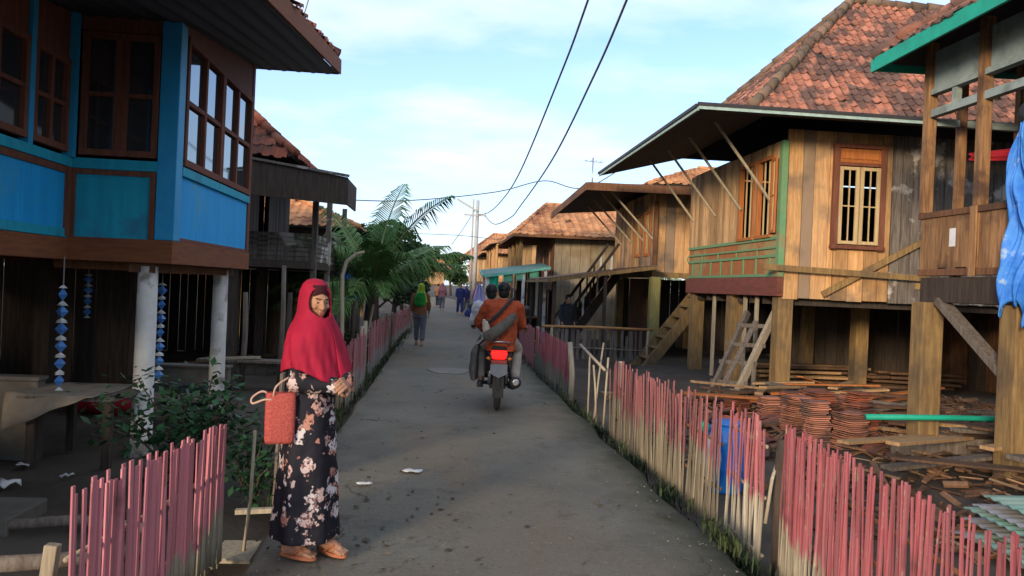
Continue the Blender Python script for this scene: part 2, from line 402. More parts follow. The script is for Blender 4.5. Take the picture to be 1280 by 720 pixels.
def plank_wall(mb, o, u, L, z0, z1, pw=.18, th=.025, holes=(), rnd=R, ztop=None, nrm=None):
    """vertical boards from point o along unit direction u; holes are (u0,u1,z0,z1)"""
    o = V((o[0],o[1],0)); u = V((u[0],u[1],0)).normalized(); nn = V((u.y,-u.x,0))
    x = 0
    while x < L-.01:
        w = min(pw*rnd.uniform(.8,1.25), L-x)
        if L-x-w < .05: w = L-x
        for (a,b,c,d) in holes:
            for e in (a,b):
                if x+.006 < e < x+w-.002: w = e-x
        zt = z1 if ztop is None else ztop((x+w/2)/L)
        segs = [(z0+rnd.uniform(-.02,.01), zt)]
        for (a,b,c,d) in holes:
            if x+w > a+.015 and x < b-.015:
                new = []
                for s0,s1 in segs:
                    if c > s0 and d < s1: new += [(s0,c),(d,s1)]
                    else: new.append((s0,s1))
                segs = new
        off = rnd.uniform(0,.008)
        for s0,s1 in segs:
            if s1-s0 < .01: continue
            p = o+u*(x+.006); q = o+u*(x+w-.006)
            A = nn*off; B = nn*(off+th)
            mb.add([p-A+V((0,0,s0)), q-A+V((0,0,s0)), q-B+V((0,0,s0)), p-B+V((0,0,s0)),
                    p-A+V((0,0,s1)), q-A+V((0,0,s1)), q-B+V((0,0,s1)), p-B+V((0,0,s1))],
                   [(3,2,1,0),(4,5,6,7),(0,1,5,4),(1,2,6,5),(2,3,7,6),(3,0,4,7)])
        x += w
    return mb
def window(parent, o, u, w, z0, z1, fm='frame_orange', bars=5, pane=True, fr=.06, depth=.07, grid=None):
    """window lying in the wall plane at o (left end seen along u); frame part with panes / bars below it"""
    o = V((o[0],o[1],0)); u = V((u[0],u[1],0)).normalized(); n = V((u.y,-u.x,0))
    P = lambda a, z, d=0: o+u*a+V((0,0,z))+n*d
    m = MB()
    for a in (0,w): m.bar(P(a,z0),P(a,z1),fr,depth,n)
    for z in (z0,z1): m.bar(P(-fr/2,z),P(w+fr/2,z),depth+.012,fr)
    if grid:
        for k in range(1,grid[0]): m.bar(P(w*k/grid[0],z0),P(w*k/grid[0],z1),fr*(.95 if k*2==grid[0] else .7),depth*.8,n)
        for k in range(1,grid[1]): m.bar(P(0,z0+(z1-z0)*k/grid[1]),P(w,z0+(z1-z0)*k/grid[1]),depth*.7,fr*.7)
    f = m.build('window', fm, parent, bevel=.005)
    if bars:
        b = MB()
        for k in range(1,bars): b.bar(P(w*k/bars,z0),P(w*k/bars,z1),.022,.02,n)
        b.build('bars', 'frame_cream', f)
    if pane:
        g = MB(); g.add([P(0,z0,-.015),P(w,z0,-.015),P(w,z1,-.015),P(0,z1,-.015),P(0,z0,-.02),P(w,z0,-.02),P(w,z1,-.02),P(0,z1,-.02)],
                        [(0,1,2,3),(7,6,5,4),(0,4,5,1),(1,5,6,2),(2,6,7,3),(3,7,4,0)])
        g.build('pane', 'glass', f)
    return f
def shutter(parent, hinge, ang, w, z0, z1, fm, bars=3, fill=None):
    """open casement leaf: frame with vertical bars, hinge at a point, swung to angle"""
    h = V((hinge[0],hinge[1],0)); u = V((cos(ang),sin(ang),0)); n = V((u.y,-u.x,0))
    P = lambda a, z: h+u*a+V((0,0,z))
    m = MB()
    for a in (.03,w-.03): m.bar(P(a,z0),P(a,z1),.06,.035,n)
    for z in (z0+.03,z1-.03,(z0+z1)/2): m.bar(P(.06,z),P(w-.06,z),.033,.055 if z != (z0+z1)/2 else .02)
    f = m.build('shutter', fm, parent, bevel=.004)
    b = MB()
    for k in range(1,bars): b.bar(P(.06+(w-.12)*k/bars,z0+.05),P(.06+(w-.12)*k/bars,z1-.05),.02,.018,n)
    b.build('bars', 'frame_cream', f)
    return f
def sheet(fn, nu, nv, name, mat, parent=None, solid=.006, **k):
    m = MB().grid(fn, nu, nv)
    return m.build(name, mat, parent, smooth=True, solid=solid, **k)
def fence(label, a, b, h, mat, pitch=.05, w=.035, th=.008, zb=GZ, rails=(.25,.6), posts=(), lean=.03, group='bamboo picket fences beside the road', skip=(), hj=.05, gap=0, rs=1, seed=1, post_mat='bamboo_pale', rail_mat='bamboo_pale', flat=True, htop=None):
    rr = random.Random(seed)
    a = V((a[0],a[1],zb)); b = V((b[0],b[1],zb)); L = (b-a).length; u = (b-a)/L; n = V((u.y,-u.x,0))
    t = thing('picket_fence', label, 'fence', (a+b)/2, group)
    m = MB(); x = 0
    while x < L:
        if any(s0 <= x/L <= s1 for s0,s1 in skip) or rr.random() < gap:
            x += pitch; continue
        p = a+u*x+n*rr.uniform(-.006,.006); hh = (htop(x/L) if htop else h)+rr.uniform(-hj,hj)
        if rr.random() < .045: hh *= rr.uniform(.55,.85)
        lx = rr.gauss(0,lean); ly = rr.gauss(0,lean*.6)
        q = p+V((0,0,hh))+u*lx+n*ly
        ww = w*rr.uniform(.6,1.3)
        if flat: m.bar(p+V((0,0,rr.uniform(-.03,.04))), q, ww, th, n)
        else: m.tube([p,p.lerp(q,.5)+u*rr.uniform(-.02,.02)+n*rr.uniform(-.012,.012),q],[ww/2,ww/2*.95,ww/2*.85],5)
        x += pitch*rr.uniform(.8,1.25)
    m.build('picket_panel', mat, t)
    for r in rails:
        zz = lambda s: V((0,0,r+rr.uniform(-.02,.02)))
        MB().tube([a+n*.028*rs+zz(0), (a+b)/2+n*.028*rs+zz(0), b+n*.028*rs+zz(0)], .012, 6).build('rail', rail_mat, t, smooth=True)
    for s, ph in posts:
        MB().tube([a+u*L*s+n*.06*rs+V((0,0,-.05)), a+u*L*s+n*.06*rs+V((rr.uniform(-.03,.03),0,ph))], [.04,.035], 8).build('post', post_mat, t, smooth=True)
    return t
def leaves(mb, c, r, n, size, rnd, flat=1., hollow=.5):
    """n leaf quads spread through an ellipsoid, denser towards its outside"""
    c = V(c)
    for _ in range(n):
        d = V((rnd.gauss(0,1),rnd.gauss(0,1),rnd.gauss(0,1))).normalized()
        k = hollow+(1-hollow)*rnd.random()**.6
        p = c+V((d.x*r[0]*k,d.y*r[1]*k,d.z*r[2]*k))
        a = V((rnd.gauss(0,1),rnd.gauss(0,1),rnd.gauss(0,.6)*flat)).normalized()
        b = a.cross(V((rnd.gauss(0,1),rnd.gauss(0,1),rnd.gauss(0,1)))).normalized()
        s = size*rnd.uniform(.6,1.3)
        mb.add([p-a*s, p-b*s*.42+a*s*.1, p+a*s, p+b*s*.42+a*s*.1], [(0,1,2,3)])
    return mb
def tree(label, base, h, crown, n, size, mat, seed, trunk_r=.12):
    rr = random.Random(seed); t = thing('leafy_tree', label, 'tree', base, 'trees on the left of the road')
    b = V(base); m = MB(); top = b+V((rr.uniform(-.3,.3),rr.uniform(-.3,.3),h*.62))
    m.tube([b+V((0,0,-.1)), b.lerp(top,.5)+V((rr.uniform(-.1,.1),0,0)), top], [trunk_r,trunk_r*.75,trunk_r*.4], 8)
    lm = MB()
    for k in range(crown):
        a = 2*pi*k/crown+rr.uniform(-.4,.4); rad = h*rr.uniform(.08,.36); z = h*rr.uniform(.38,.92)
        c = b+V((cos(a)*rad,sin(a)*rad,z)); st = b.lerp(top, min(1,z/h*.9))
        m.tube([st, st.lerp(c,.6)+V((0,0,.1)), c], [trunk_r*.35,trunk_r*.2,trunk_r*.08], 5)
        s = h*rr.uniform(.10,.19)
        leaves(lm, c, (s*1.15,s*1.15,s*.8), n//crown, size, rr)
    m.build('trunk', 'bark', t, smooth=True); lm.build('crown', mat, t)
    return t
# ================================================================== setting
def earth():
    def ax(lo, hi, n, far):
        base = [lo+(hi-lo)*i/n for i in range(n+1)]
        return [-far,-far*.4,-far*.15]+base+[far*.15,far*.4,far]
    xs = ax(-14,16,150,900); ys = ax(-8,40,220,900)
    from mathutils import noise as nz
    m = MB(); W = len(ys)
    for x in xs:
        for y in ys:
            z = GZ
            if abs(x) < 20 and -10 < y < 60:
                z += .05*nz.noise(V((x*.7,y*.7,0)))+.022*nz.noise(V((x*3,y*3,4)))
                d = min(abs(x+1.15),abs(x-2.02)); z -= .10*max(0,1-d/.22)      # shallow drains along the road
                if 4.6 < x < 12 and 5 < y < 18: z += .10+.05*nz.noise(V((x*1.8,y*1.8,9)))
                if -1.0 < x < 1.85: z = min(z,-.12)
            m.v.append(V((x,y,z)))
    for i in range(len(xs)-1):
        for j in range(W-1):
            a = i*W+j; m.f.append((a,a+W,a+W+1,a+1))
    mat = M('earth', (.085,.068,.052), (.052,.042,.033), 1.3, rough=.95, c3=(.12,.10,.08), s3=.5, t3=(.5,.7), bump=.8, bscale=9)
    tag(m.build('ground', mat, None, smooth=True, origin=(0,0,0)), kind='structure')
earth()
def road():
    from mathutils import noise as nz
    N = 260; m = MB()
    def yy(i): t = i/N; return -7+137*t**1.9
    def centre(y): return .42+ (0 if y < 20 else .012*(y-20))+(0 if y<55 else -.0016*(y-55)**2)
    prof = 14
    for i in range(N+1):
        y = yy(i); c = centre(y)
        l = -1.42+.07*nz.noise(V((y*.9,1,0)))+.03*nz.noise(V((y*4,1,0))); r = 1.42+.07*nz.noise(V((y*.9,7,0)))+.03*nz.noise(V((y*4,9,0)))
        pts = [(c+l-.03,-.36),(c+l,-.05),(c+l+.05,-.008)]
        for k in range(1,prof): 
            s = k/prof; x = c+l+.05+(r-l-.1)*s
            pts.append((x, .018*sin(pi*s)-.008+.006*nz.noise(V((x*1.5,y*1.5,3)))))
        pts += [(c+r-.05,-.008),(c+r,-.05),(c+r+.03,-.36)]
        W = len(pts)
        for x,z in pts: m.v.append(V((x,y,z)))
    for i in range(N):
        for j in range(W-1):
            a = i*W+j; m.f.append((a,a+1,a+W+1,a+W))
    mat, nt, b = new_mat('worn_concrete')
    co = objco(nt)
    c = mixc(nt, ramp(nt, noise(nt, co, .9, 5, .6), .3, .7), (.182,.172,.142), (.122,.116,.096))
    c = mixc(nt, ramp(nt, noise(nt, co, .45, 4, .6, (1.6,.5,1)), .46, .62), c, (.175,.142,.102))
    c = mixc(nt, ramp(nt, noise(nt, co, 2.6, 6, .7), .56, .76), c, (.085,.076,.062))
    c = mixc(nt, ramp(nt, noise(nt, co, 16, 5, .75), .58, .70), c, (.23,.205,.17))
    c = mixc(nt, ramp(nt, noise(nt, co, 55, 3, .7), .60, .70), c, (.055,.05,.045))
    vo = nt.nodes.new('ShaderNodeTexVoronoi'); vo.feature = 'DISTANCE_TO_EDGE'; vo.inputs['Scale'].default_value = .42
    n9 = nt.nodes.new('ShaderNodeTexNoise'); n9.inputs['Scale'].default_value = 2.2; n9.inputs['Detail'].default_value = 5; lk(nt, co, n9.inputs['Vector'])
    v9 = nt.nodes.new('ShaderNodeVectorMath'); v9.operation = 'MULTIPLY_ADD'; v9.inputs[1].default_value = (.8,.8,0); lk(nt, n9.outputs['Color'], v9.inputs[0]); lk(nt, co, v9.inputs[2]); lk(nt, v9.outputs[0], vo.inputs['Vector'])
    ck = ramp(nt, vo.outputs['Distance'], .006, .0015); cg = nt.nodes.new('ShaderNodeMath'); cg.operation = 'MULTIPLY'; lk(nt, ck, cg.inputs[0]); lk(nt, ramp(nt, noise(nt, co, .8, 3), .48, .58), cg.inputs[1])
    c = mixc(nt, cg.outputs[0], c, (.045,.04,.033))
    sp = nt.nodes.new('ShaderNodeSeparateXYZ'); lk(nt, co, sp.inputs[0])
    # moss and mud that creeps in from the right kerb, mud specks on the near left
    ed = nt.nodes.new('ShaderNodeMath'); ed.operation = 'MULTIPLY_ADD'; ed.inputs[1].default_value = .9
    lk(nt, noise(nt, co, 1.7, 5, .7), ed.inputs[0]); lk(nt, sp.outputs[0], ed.inputs[2])
    c = mixc(nt, ramp(nt, ed.outputs[0], 1.75, 2.25), c, (.055,.058,.035))
    lk(nt, c, b.inputs['Base Color']); b.inputs['Roughness'].default_value = .82; b.inputs['Specular IOR Level'].default_value = .25
    bp = nt.nodes.new('ShaderNodeBump'); bp.inputs['Strength'].default_value = .8; bp.inputs['Distance'].default_value = .02
    lk(nt, noise(nt, co, 22, 8, .75), bp.inputs['Height']); lk(nt, bp.outputs[0], b.inputs['Normal'])
    tag(m.build('road', mat, None, smooth=True, origin=(0,0,0)), kind='structure')
road()
# pale repair in the concrete beside the motorcycle
pm = MB(); pts = []
for k in range(18):
    a = 2*pi*k/18; pts.append((.22+.36*cos(a)*(1+.2*sin(3*a)), 14.3+.6*sin(a)*(1+.25*cos(2*a)), .022))
pm.add(pts+[(p[0],p[1],.005) for p in pts], [tuple(range(18))]+[(i,(i+1)%18,(i+1)%18+18,i+18) for i in range(18)])
tag(pm.build('road_patch', M('patch_concrete', (.22,.205,.18), (.17,.16,.14), 6, rough=.95, bump=.3)), kind='structure')
def specks():
    rr = random.Random(3); m = MB()
    for _ in range(650):
        y = 3.2+rr.random()**1.6*17; x = -.95+rr.random()*2.7
        if rr.random() < .45: x = (-.95+abs(rr.gauss(0,.3))) if rr.random() < .5 else 1.75-abs(rr.gauss(0,.22))
        s = rr.choice((.004,.005,.006,.009)) ; z = .012
        p = [(x+s*rr.uniform(.6,1.3)*cos(a), y+s*rr.uniform(.6,1.3)*sin(a), z) for a in (0,1.3,2.5,3.8,5.1)]
        m.add(p+[(x,y,z+s*.8)], [(0,1,5),(1,2,5),(2,3,5),(3,4,5),(4,0,5)])
    tag(m.build('loose_grit', 'pebble', None, origin=(0,0,0)), 'small stones and grit strewn over the concrete road', 'grit', kind='stuff')
specks()
def litterbits():
    rr = random.Random(13); m = MB()
    for _ in range(260):
        y = 3.3+rr.random()**1.5*9; x = -.9+rr.random()*2.6
        if rr.random() < .5: x = -.35+rr.gauss(0,.35); y = 3.4+abs(rr.gauss(0,1.6))
        s = rr.uniform(.008,.03); a = rr.random()*6.3; u = V((cos(a),sin(a),0))*s; w = V((-sin(a),cos(a),0))*s*rr.uniform(.3,.8); c = V((x,y,.014))
        m.add([c-u,c-w+V((0,0,s*.3)),c+u+V((0,0,s*.15)),c+w,c+V((0,0,s*.35))],[(0,1,4),(1,2,4),(2,3,4),(3,0,4)])
    tag(m.build('leaf_litter', M('dry_litter',(.10,.075,.045),(.045,.036,.026),9,rough=.95,island=.5), None, origin=(0,0,0)), 'dry leaf bits and clods of earth scattered on the near road', 'leaf litter', kind='stuff')
litterbits()
def weeds(name, label, spots, seed, hh=.14):
    rr = random.Random(seed); m = MB()
    for (x0,y0,x1,y1,n,sp) in spots:
        for _ in range(n):
            t = rr.random(); x = x0+(x1-x0)*t+rr.gauss(0,sp); y = y0+(y1-y0)*t+rr.gauss(0,sp)
            h = hh*rr.uniform(.4,1.3); a = rr.random()*6.28; l = rr.uniform(.2,.8)*h; w = .007*rr.uniform(.6,1.6)
            p = V((x,y,GZ+.01 if x>1.9 or x<-1.05 else -.03)); t1 = p+V((cos(a)*l*.4,sin(a)*l*.4,h*.7)); t2 = p+V((cos(a)*l,sin(a)*l,h))
            s = V((-sin(a),cos(a),0))*w
            m.add([p-s*.5,p+s*.5,t1+s,t1-s,t2], [(0,1,2,3),(3,2,4)])
    tag(m.build(name, 'grass', None, origin=(0,0,GZ)), label, 'weeds', kind='stuff')
weeds('weeds', 'green weeds and moss growing along the right edge of the road', [(1.97,3.6,2.02,13,260,.08),(1.94,4.75,1.97,5.3,420,.06),(1.98,6.4,1.99,6.8,90,.05),(1.98,7.7,1.98,8.1,140,.06),(1.98,9.3,1.98,9.7,140,.06),(1.97,10.6,1.97,12.2,260,.07),(2.0,13,2.4,30,450,.15)], 5, .11)
weeds('weeds', 'low weeds growing beside the left edge of the road', [(-1.15,6,-1.2,11,350,.06),(-1.2,11,-1.0,26,900,.09),(-2.4,14,-2.2,22,500,.4)], 6)

# ================================================================== blue stilt house (left)
def blue_house():
    t = thing('stilt_house', 'bright blue painted stilt house with brown window frames and white round pillars', 'house', (-3.2,8,GZ), 'wooden stilt houses along the village road')
    fx, y0, y1, mx = -2.56, 7.85, 10.85, -3.5           # bay front, bay ends, main front
    ym = 2.6
    zs = lambda y: 4.33+.13*(y-10.9)                    # soffit height
    # brown floor beams
    m = MB(); m.box((fx-.06,y0,1.64),(fx+.03,y1,1.86)); m.box((mx,y0-.03,1.64),(fx+.028,y0+.06,1.86)); m.box((mx-.06,ym,1.64),(mx+.03,y0-.032,1.84))
    m.box((fx-.06,y1-.08,1.642),(mx-4,y1+.01,1.86)); m.build('floor_beam','beam_brown',t,bevel=.006)
    m = MB(); m.box((-8.5,ym,1.86),(mx,y1,1.90)); m.box((mx+.002,y0+.07,1.861),(fx-.07,y1-.09,1.90)); m.build('floor','under',t)
    m = MB()
    for y in [3+.9*i for i in range(9)]: m.box((-8.4,y,1.70),(mx-.08,y+.07,1.857))
    m.build('joist','under',t)
    # blue panels
    for (a,b,c,d,mm) in (((fx-.03,y0+.17,1.862),(fx,y1-.12,2.50),0,0,'blue'),((mx+.06,y0,1.862),(fx-.15,y0+.03,2.50),0,0,'teal')):
        o = MB().box(a,b).build('wall_panel',mm,t)
    for ya,yb in ((ym,5.1),(5.16,7.78)):
        MB().box((mx-.03,ya,1.93),(mx,yb,2.50)).build('wall_panel','blue',t)
    # rails over the panels, thin brown trims
    m = MB(); m.box((fx-.04,y0+.17,2.502),(fx+.035,y1-.12,2.59)); m.box((mx+.03,y0-.025,2.502),(fx-.15,y0+.05,2.60)); m.box((mx-.05,ym,2.502),(mx+.035,y0-.03,2.59))
    m.box((mx-.03,ym,1.845),(mx+.02,y0-.04,1.928)); m.build('sill_rail','teal',t,bevel=.004)
    m = MB(); m.box((mx+.002,y0-.028,1.862),(mx+.058,y0+.04,2.50)); m.box((fx-.205,y0-.022,1.862),(fx-.155,y0+.04,2.501)); m.box((mx-.02,y0-.10,1.86),(mx+.03,y0-.031,2.501))
    m.box((mx+.06,y0-.018,2.45),(fx-.205,y0+.02,2.499)); m.box((mx-.02,ym,2.44),(mx+.02,y0-.11,2.499)); m.box((fx-.02,y0+.18,1.864),(fx+.012,y1-.12,1.90)); m.build('trim','frame_brown',t)
    m = MB(); m.box((fx-.15,y0-.02,1.862),(fx+.03,y0+.165,zs(y0))); m.build('corner_post','blue_post',t,bevel=.008)
    m = MB(); m.box((fx-.10,y1-.12,1.862),(fx+.02,y1,zs(y1))); m.build('corner_post','frame_brown',t,bevel=.006)
    for y in (6.05,7.05): MB().box((mx-.05,y-.04,2.592),(mx+.03,y+.04,zs(y))).build('window_post','blue_post',t)
    MB().box((mx-.04,y0-.1,2.592),(mx+.06,y0-.03,zs(y0))).build('window_post','blue_post',t)
    # windows
    for a,b in ((y0+.24,y0+1.48),(y0+1.54,y1-.16)):
        window(t,(fx+.005,a),(0,1),b-a,2.64,3.84,'frame_brown',0,True,.07,.06,(2,2))
    MB().box((fx-.04,y0+.17,3.885),(fx+.01,y1-.12,4.3)).build('wall_panel','frame_brown',t)
    for a,b in ((mx+.1,mx+.42),(mx+.46,fx-.17)):
        window(t,(a,y0+.01),(1,0),b-a-.02,2.66,3.76,'frame_brown',0,True,.06,.05,(1,2))
    MB().box((mx+.05,y0+.002,3.80),(fx-.15,y0+.03,4.2)).build('wall_panel','frame_brown',t)
    for a,b in ((3.4,4.9),(5.0,5.95),(6.13,6.97),(7.13,7.70)):
        window(t,(mx+.002,a),(0,1),b-a,2.66,3.45,'frame_brown',0,True,.06,.05,(2,2))
    MB().box((mx-.03,ym,3.49),(mx-.002,y0-.1,4.25)).build('wall_panel','frame_brown',t)
    # closed back and sides of the rooms
    m = MB(); m.box((-8.5,ym,1.9),(-8.46,y1,4.3)); m.box((-8.45,ym,1.9),(mx-.06,ym+.04,4.0)); m.box((-8.45,y1-.05,1.9),(fx-.11,y1-.01,4.32)); m.build('back_wall','wood_dark',t)
    # soffit with boards, barge board, tiled hip roof
    ye, yn, ex = 11.05, 1.6, -1.5
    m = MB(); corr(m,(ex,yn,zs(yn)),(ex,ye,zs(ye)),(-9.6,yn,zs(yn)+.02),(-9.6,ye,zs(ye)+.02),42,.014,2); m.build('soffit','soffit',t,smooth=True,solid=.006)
    m = MB(); m.bar((ex+.02,yn,zs(yn)+.10),(ex+.02,ye+.02,zs(ye)+.10),.03,.19); m.build('barge_board','beam_brown',t,bevel=.004)
    m = MB(); m.bar((ex,ye+.02,zs(ye)+.05),(-9.6,ye+.02,zs(ye)+.07),.03,.10); m.build('fascia','wood_dark',t)
    ez = .22
    A,B,C,D = (ex-.02,yn,zs(yn)+ez),(ex-.02,ye,zs(ye)+ez),(-9.6,ye,zs(ye)+ez),(-9.6,yn,zs(yn)+ez)
    r0,r1 = (-5.5,4.6,zs(4.6)+2.15),(-5.5,8.4,zs(8.4)+2.0)
    m = MB()
    for P in ([A,B,r1,r0],[B,C,r1],[C,D,r0,r1],[D,A,r0]): slab(m,P,.04)
    m.build('roof_deck','under',t)
    m = MB(); tiles(m,[A,B,r1,r0]); tiles(m,[B,C,r1]); rf = m.build('roof','tile_old',t)
    m = MB()
    for p,q in ((A,r0),(B,r1),(r0,r1),(C,r1)): ridge(m,V(p)+V((0,0,.05)),V(q)+V((0,0,.05)))
    m.build('ridge_cap','tile_old',rf,smooth=True)
    # pillars
    prof = [(.112,0),(.108,.08),(.098,.10),(.097,.5),(.093,.9),(.094,1.2),(.09,1.75),(.089,1.83)]
    for x,y in ((-2.80,7.98),(-2.80,10.55)):
        MB().lathe((x,y,GZ-.02),prof,20).build('pillar','white_post',t,smooth=True)
    for x,y in ((-4.9,8.1),(-4.9,10.5),(-7.2,8.1),(-7.2,10.5),(-4.6,5.4),(-7.2,5.4),(-3.75,3.2),(-7.2,3.2)):
        MB().box((x-.09,y-.09,GZ-.05),(x+.09,y+.09,1.70)).build('post','wood_dark',t)
    m = MB(); m.box((-2.95,y0+.05,1.55),(-2.72,y1,1.638)); m.box((-3.75,y0+.3,1.56),(-2.96,y0+.44,1.637)); m.build('bearer','wood_brown',t)
    m = MB(); plank_wall(m,(-8.3,10.9),(0,-1),8.2,GZ,1.66,.22); m.build('under_wall','under',t)  # rear boards added to keep low sun off the pillars
    m = MB(); plank_wall(m,(-8.3,10.95),(1,0),4.4,GZ,1.66,.22); m.build('under_wall','wood_dark',t)  # added wall closing off the bright background under the house
    m = MB(); m.box((-8.2,2.7,GZ-.05),(-3.75,2.85,1.45)); m.build('under_wall','conc_old',t)  # added wall blocking low sun from the near side
    return t
blue_house()
# low concrete wall and things kept under the blue house
w = thing('low_wall','low dirty concrete wall under the blue house beside the table','wall',(-4.0,7.9,GZ))
m = MB(); m.box((-7.0,7.75,GZ-.05),(-3.66,7.9,.50)); m.build('wall_body','conc_old',w,bevel=.01)
m = MB(); m.box((-7.0,7.73,.502),(-3.64,7.92,.54)); m.build('coping','conc_old',w,bevel=.01)
w = thing('low_wall','long low earth coloured wall far under the blue house behind the white pillars','wall',(-3.6,11.6,GZ))
m = MB(); m.box((-7.0,11.5,GZ-.05),(-2.9,11.66,.24)); m.build('wall_body','conc_old',w,bevel=.01)
m = MB(); m.box((-7.0,11.47,.242),(-2.88,11.69,.28)); m.build('coping','conc_old',w,bevel=.01)

t = thing('rough_table','rough dark plank table with a tan cloth over its corner under the blue house','table',(-3.25,7.7,GZ))
m = MB()
for k in range(5): m.box((-3.62+.165*k,7.3,.40),(-3.465+.165*k,8.25,.435))
m.build('tabletop','lumber_grey',t)
for x,y in ((-3.52,7.38),(-2.88,7.38),(-3.52,8.15),(-2.88,8.15)): MB().box((x-.035,y-.035,GZ-.02),(x+.035,y+.035,.398)).build('leg','wood_dark',t)
def drape(a,b):
    x = -3.72+a*.78; y = 7.22+b*.85; z = .447+.008*sin(14*a+5*b)
    if x < -3.62: z -= 0
    ov = max(0,.12-b)*3.2*max(0,1-a*1.1)
    return (x-ov*.05, y+ov*.25-.02, z-ov*.85)
tag(sheet(drape,22,22,'cloth','tan_cloth',None,.008),'tan cloth spread over the rough plank table with one corner hanging down','cloth')
t = thing('storage_bench','dark low plank shelf standing on the earth behind the near white pillar','bench',(-2.9,9.6,GZ))
m = MB(); m.box((-3.4,9.2,.12),(-2.35,9.42,.15)); m.box((-3.38,9.44,.118),(-2.37,9.7,.148)); m.build('seat','lumber_grey',t)
for x in (-3.3,-2.45):
    for y in (9.25,9.62): MB().box((x-.03,y-.03,GZ-.03),(x+.03,y+.03,.117)).build('leg','wood_dark',t)

def garland(label, x, y, z0, z1, n):
    t = thing('hanging_garland', label, 'garland', (x,y,z0), 'blue and white garlands hanging under the blue house')
    MB().tube([(x,y,1.66),(x+.004,y,(z0+z1)/2),(x,y,z0)],.006,5).build('string','string',t)
    L = (z1-z0)/n
    for k in range(n):
        c = V((x,y,z1-L*(k+.5))); a = R.uniform(0,1.5)
        h = L*.36; rr = .052
        def ring(z, r): return [c+V((r*cos(a+2*pi*j/4),r*sin(a+2*pi*j/4),z)) for j in range(4)]
        MB().loft([ring(-h,.004),ring(0,rr),ring(h,.004)]).build('blue_diamond','bead_blue',t)
        MB().loft([ring(h*1.02,.05),ring(h*1.5,.012)]).build('white_cone','bead_white',t)
        MB().loft([ring(-h*1.5,.045),ring(-h*1.03,.008)]).build('white_cone','bead_white',t)
garland('blue and white diamond garland hanging over the rough table, left of the white pillar',-3.36,7.5,.47,1.40,6)
garland('blue and white diamond garland hanging just right of the near white pillar',-2.92,8.75,.40,1.44,7)
garland('short blue and white diamond garland hanging deep under the blue house',-3.9,9.3,1.02,1.50,4)
t = thing('plastic_basket','bright green plastic basket standing on the low wall under the blue house','basket',(-4.2,7.95,.54))
m = MB(); m.lathe((-4.22,7.83,.54),[(.10,0),(.13,.13),(.142,.135),(.142,.15),(.125,.15),(.095,.015)],16); m.build('tub','plastic_green',t,smooth=True)
m = MB(); m.tube([(-4.35,7.83,.69),(-4.33,7.83,.80),(-4.22,7.83,.85),(-4.11,7.83,.80),(-4.09,7.83,.69)],.008,6); m.build('handle','plastic_green',t,smooth=True)
def bundle(label, c, r, mat, seed):
    rr = random.Random(seed); m = MB()
    for k in range(5): m.ell((c[0]+rr.uniform(-.7,.7)*r[0],c[1]+rr.uniform(-.3,.3)*r[1],c[2]+rr.uniform(.2,.6)*r[2]),(r[0]*.6,r[1]*.8,r[2]*.55),10,7)
    o = m.fuse('cloth_bundle', mat, None, .02, 3, True, .03, .12); tag(o,label,'bundle')
bundle('dark red cloth bundle lying on the earth under the blue house',(-4.0,10.2,GZ),(.45,.25,.3),'red_cloth',2)
bundle('dark grey cloth bundle lying beyond the near white pillar',(-3.2,11.1,GZ),(.4,.2,.3),'dark_cloth',3)
def scrap(label, x, y, z, s, seed, crumple=.5):
    rr = random.Random(seed); a = rr.random()*3
    g = [[rr.uniform(0,1)*crumple*s*.5 for _ in range(5)] for _ in range(5)]
    def fn(u,v):
        X = (u-.5)*s; Y = (v-.5)*s*.6; return (x+X*cos(a)-Y*sin(a), y+X*sin(a)+Y*cos(a), z+.006+g[round(u*4)][round(v*4)])
    tag(sheet(fn,4,4,'paper_scrap','paper',None,.003),label,'litter',group='white paper scraps thrown on the ground')
scrap('small white paper scrap on the road, the nearer one beside the woman',-.51,6.16,.014,.11,1,.2)
scrap('thin white paper scrap on the road, to the right of the woman',-.16,6.6,.014,.15,2,.15)
scrap('crumpled white paper on the earth at the far left edge',-3.3,6.59,GZ+.02,.16,3,.9)
scrap('white paper scrap on the dark earth left of the pink fence',-3.02,6.95,GZ+.02,.1,4,.6)
scrap('flat grey white paper on the earth below the rough table',-3.54,7.30,GZ+.02,.15,5,.4)
t = MB(); t.box((-4.2,5.5,GZ-.03),(-2.75,6.05,-.10)); tag(t.build('stone_slab','conc_old',bevel=.015),'grey concrete slab lying on the earth at the left edge','slab')
t = MB(); t.tube([(-3.3,5.45,-.17),(-2.35,5.62,-.13),(-1.75,5.4,-.12)],[.035,.04,.035],8); tag(t.build('round_pole','lumber_grey',smooth=True),'grey round pole lying on the earth behind the near pink fence','pole')
t = MB(); t.bar((-2.02,4.42,GZ-.1),(-1.98,4.43,.10),.07,.065); tag(t.build('wooden_stump','bamboo_pale',bevel=.008),'short square wooden stake standing left of the near pink fence','stake')
t = MB(); t.tube([(-2.6,4.5,-.06),(-2.1,4.75,-.10),(-1.7,5.0,-.12)],[.05,.045,.05],8); tag(t.build('log','lumber_grey',smooth=True),'pale crooked log lying in the bottom left corner','log')

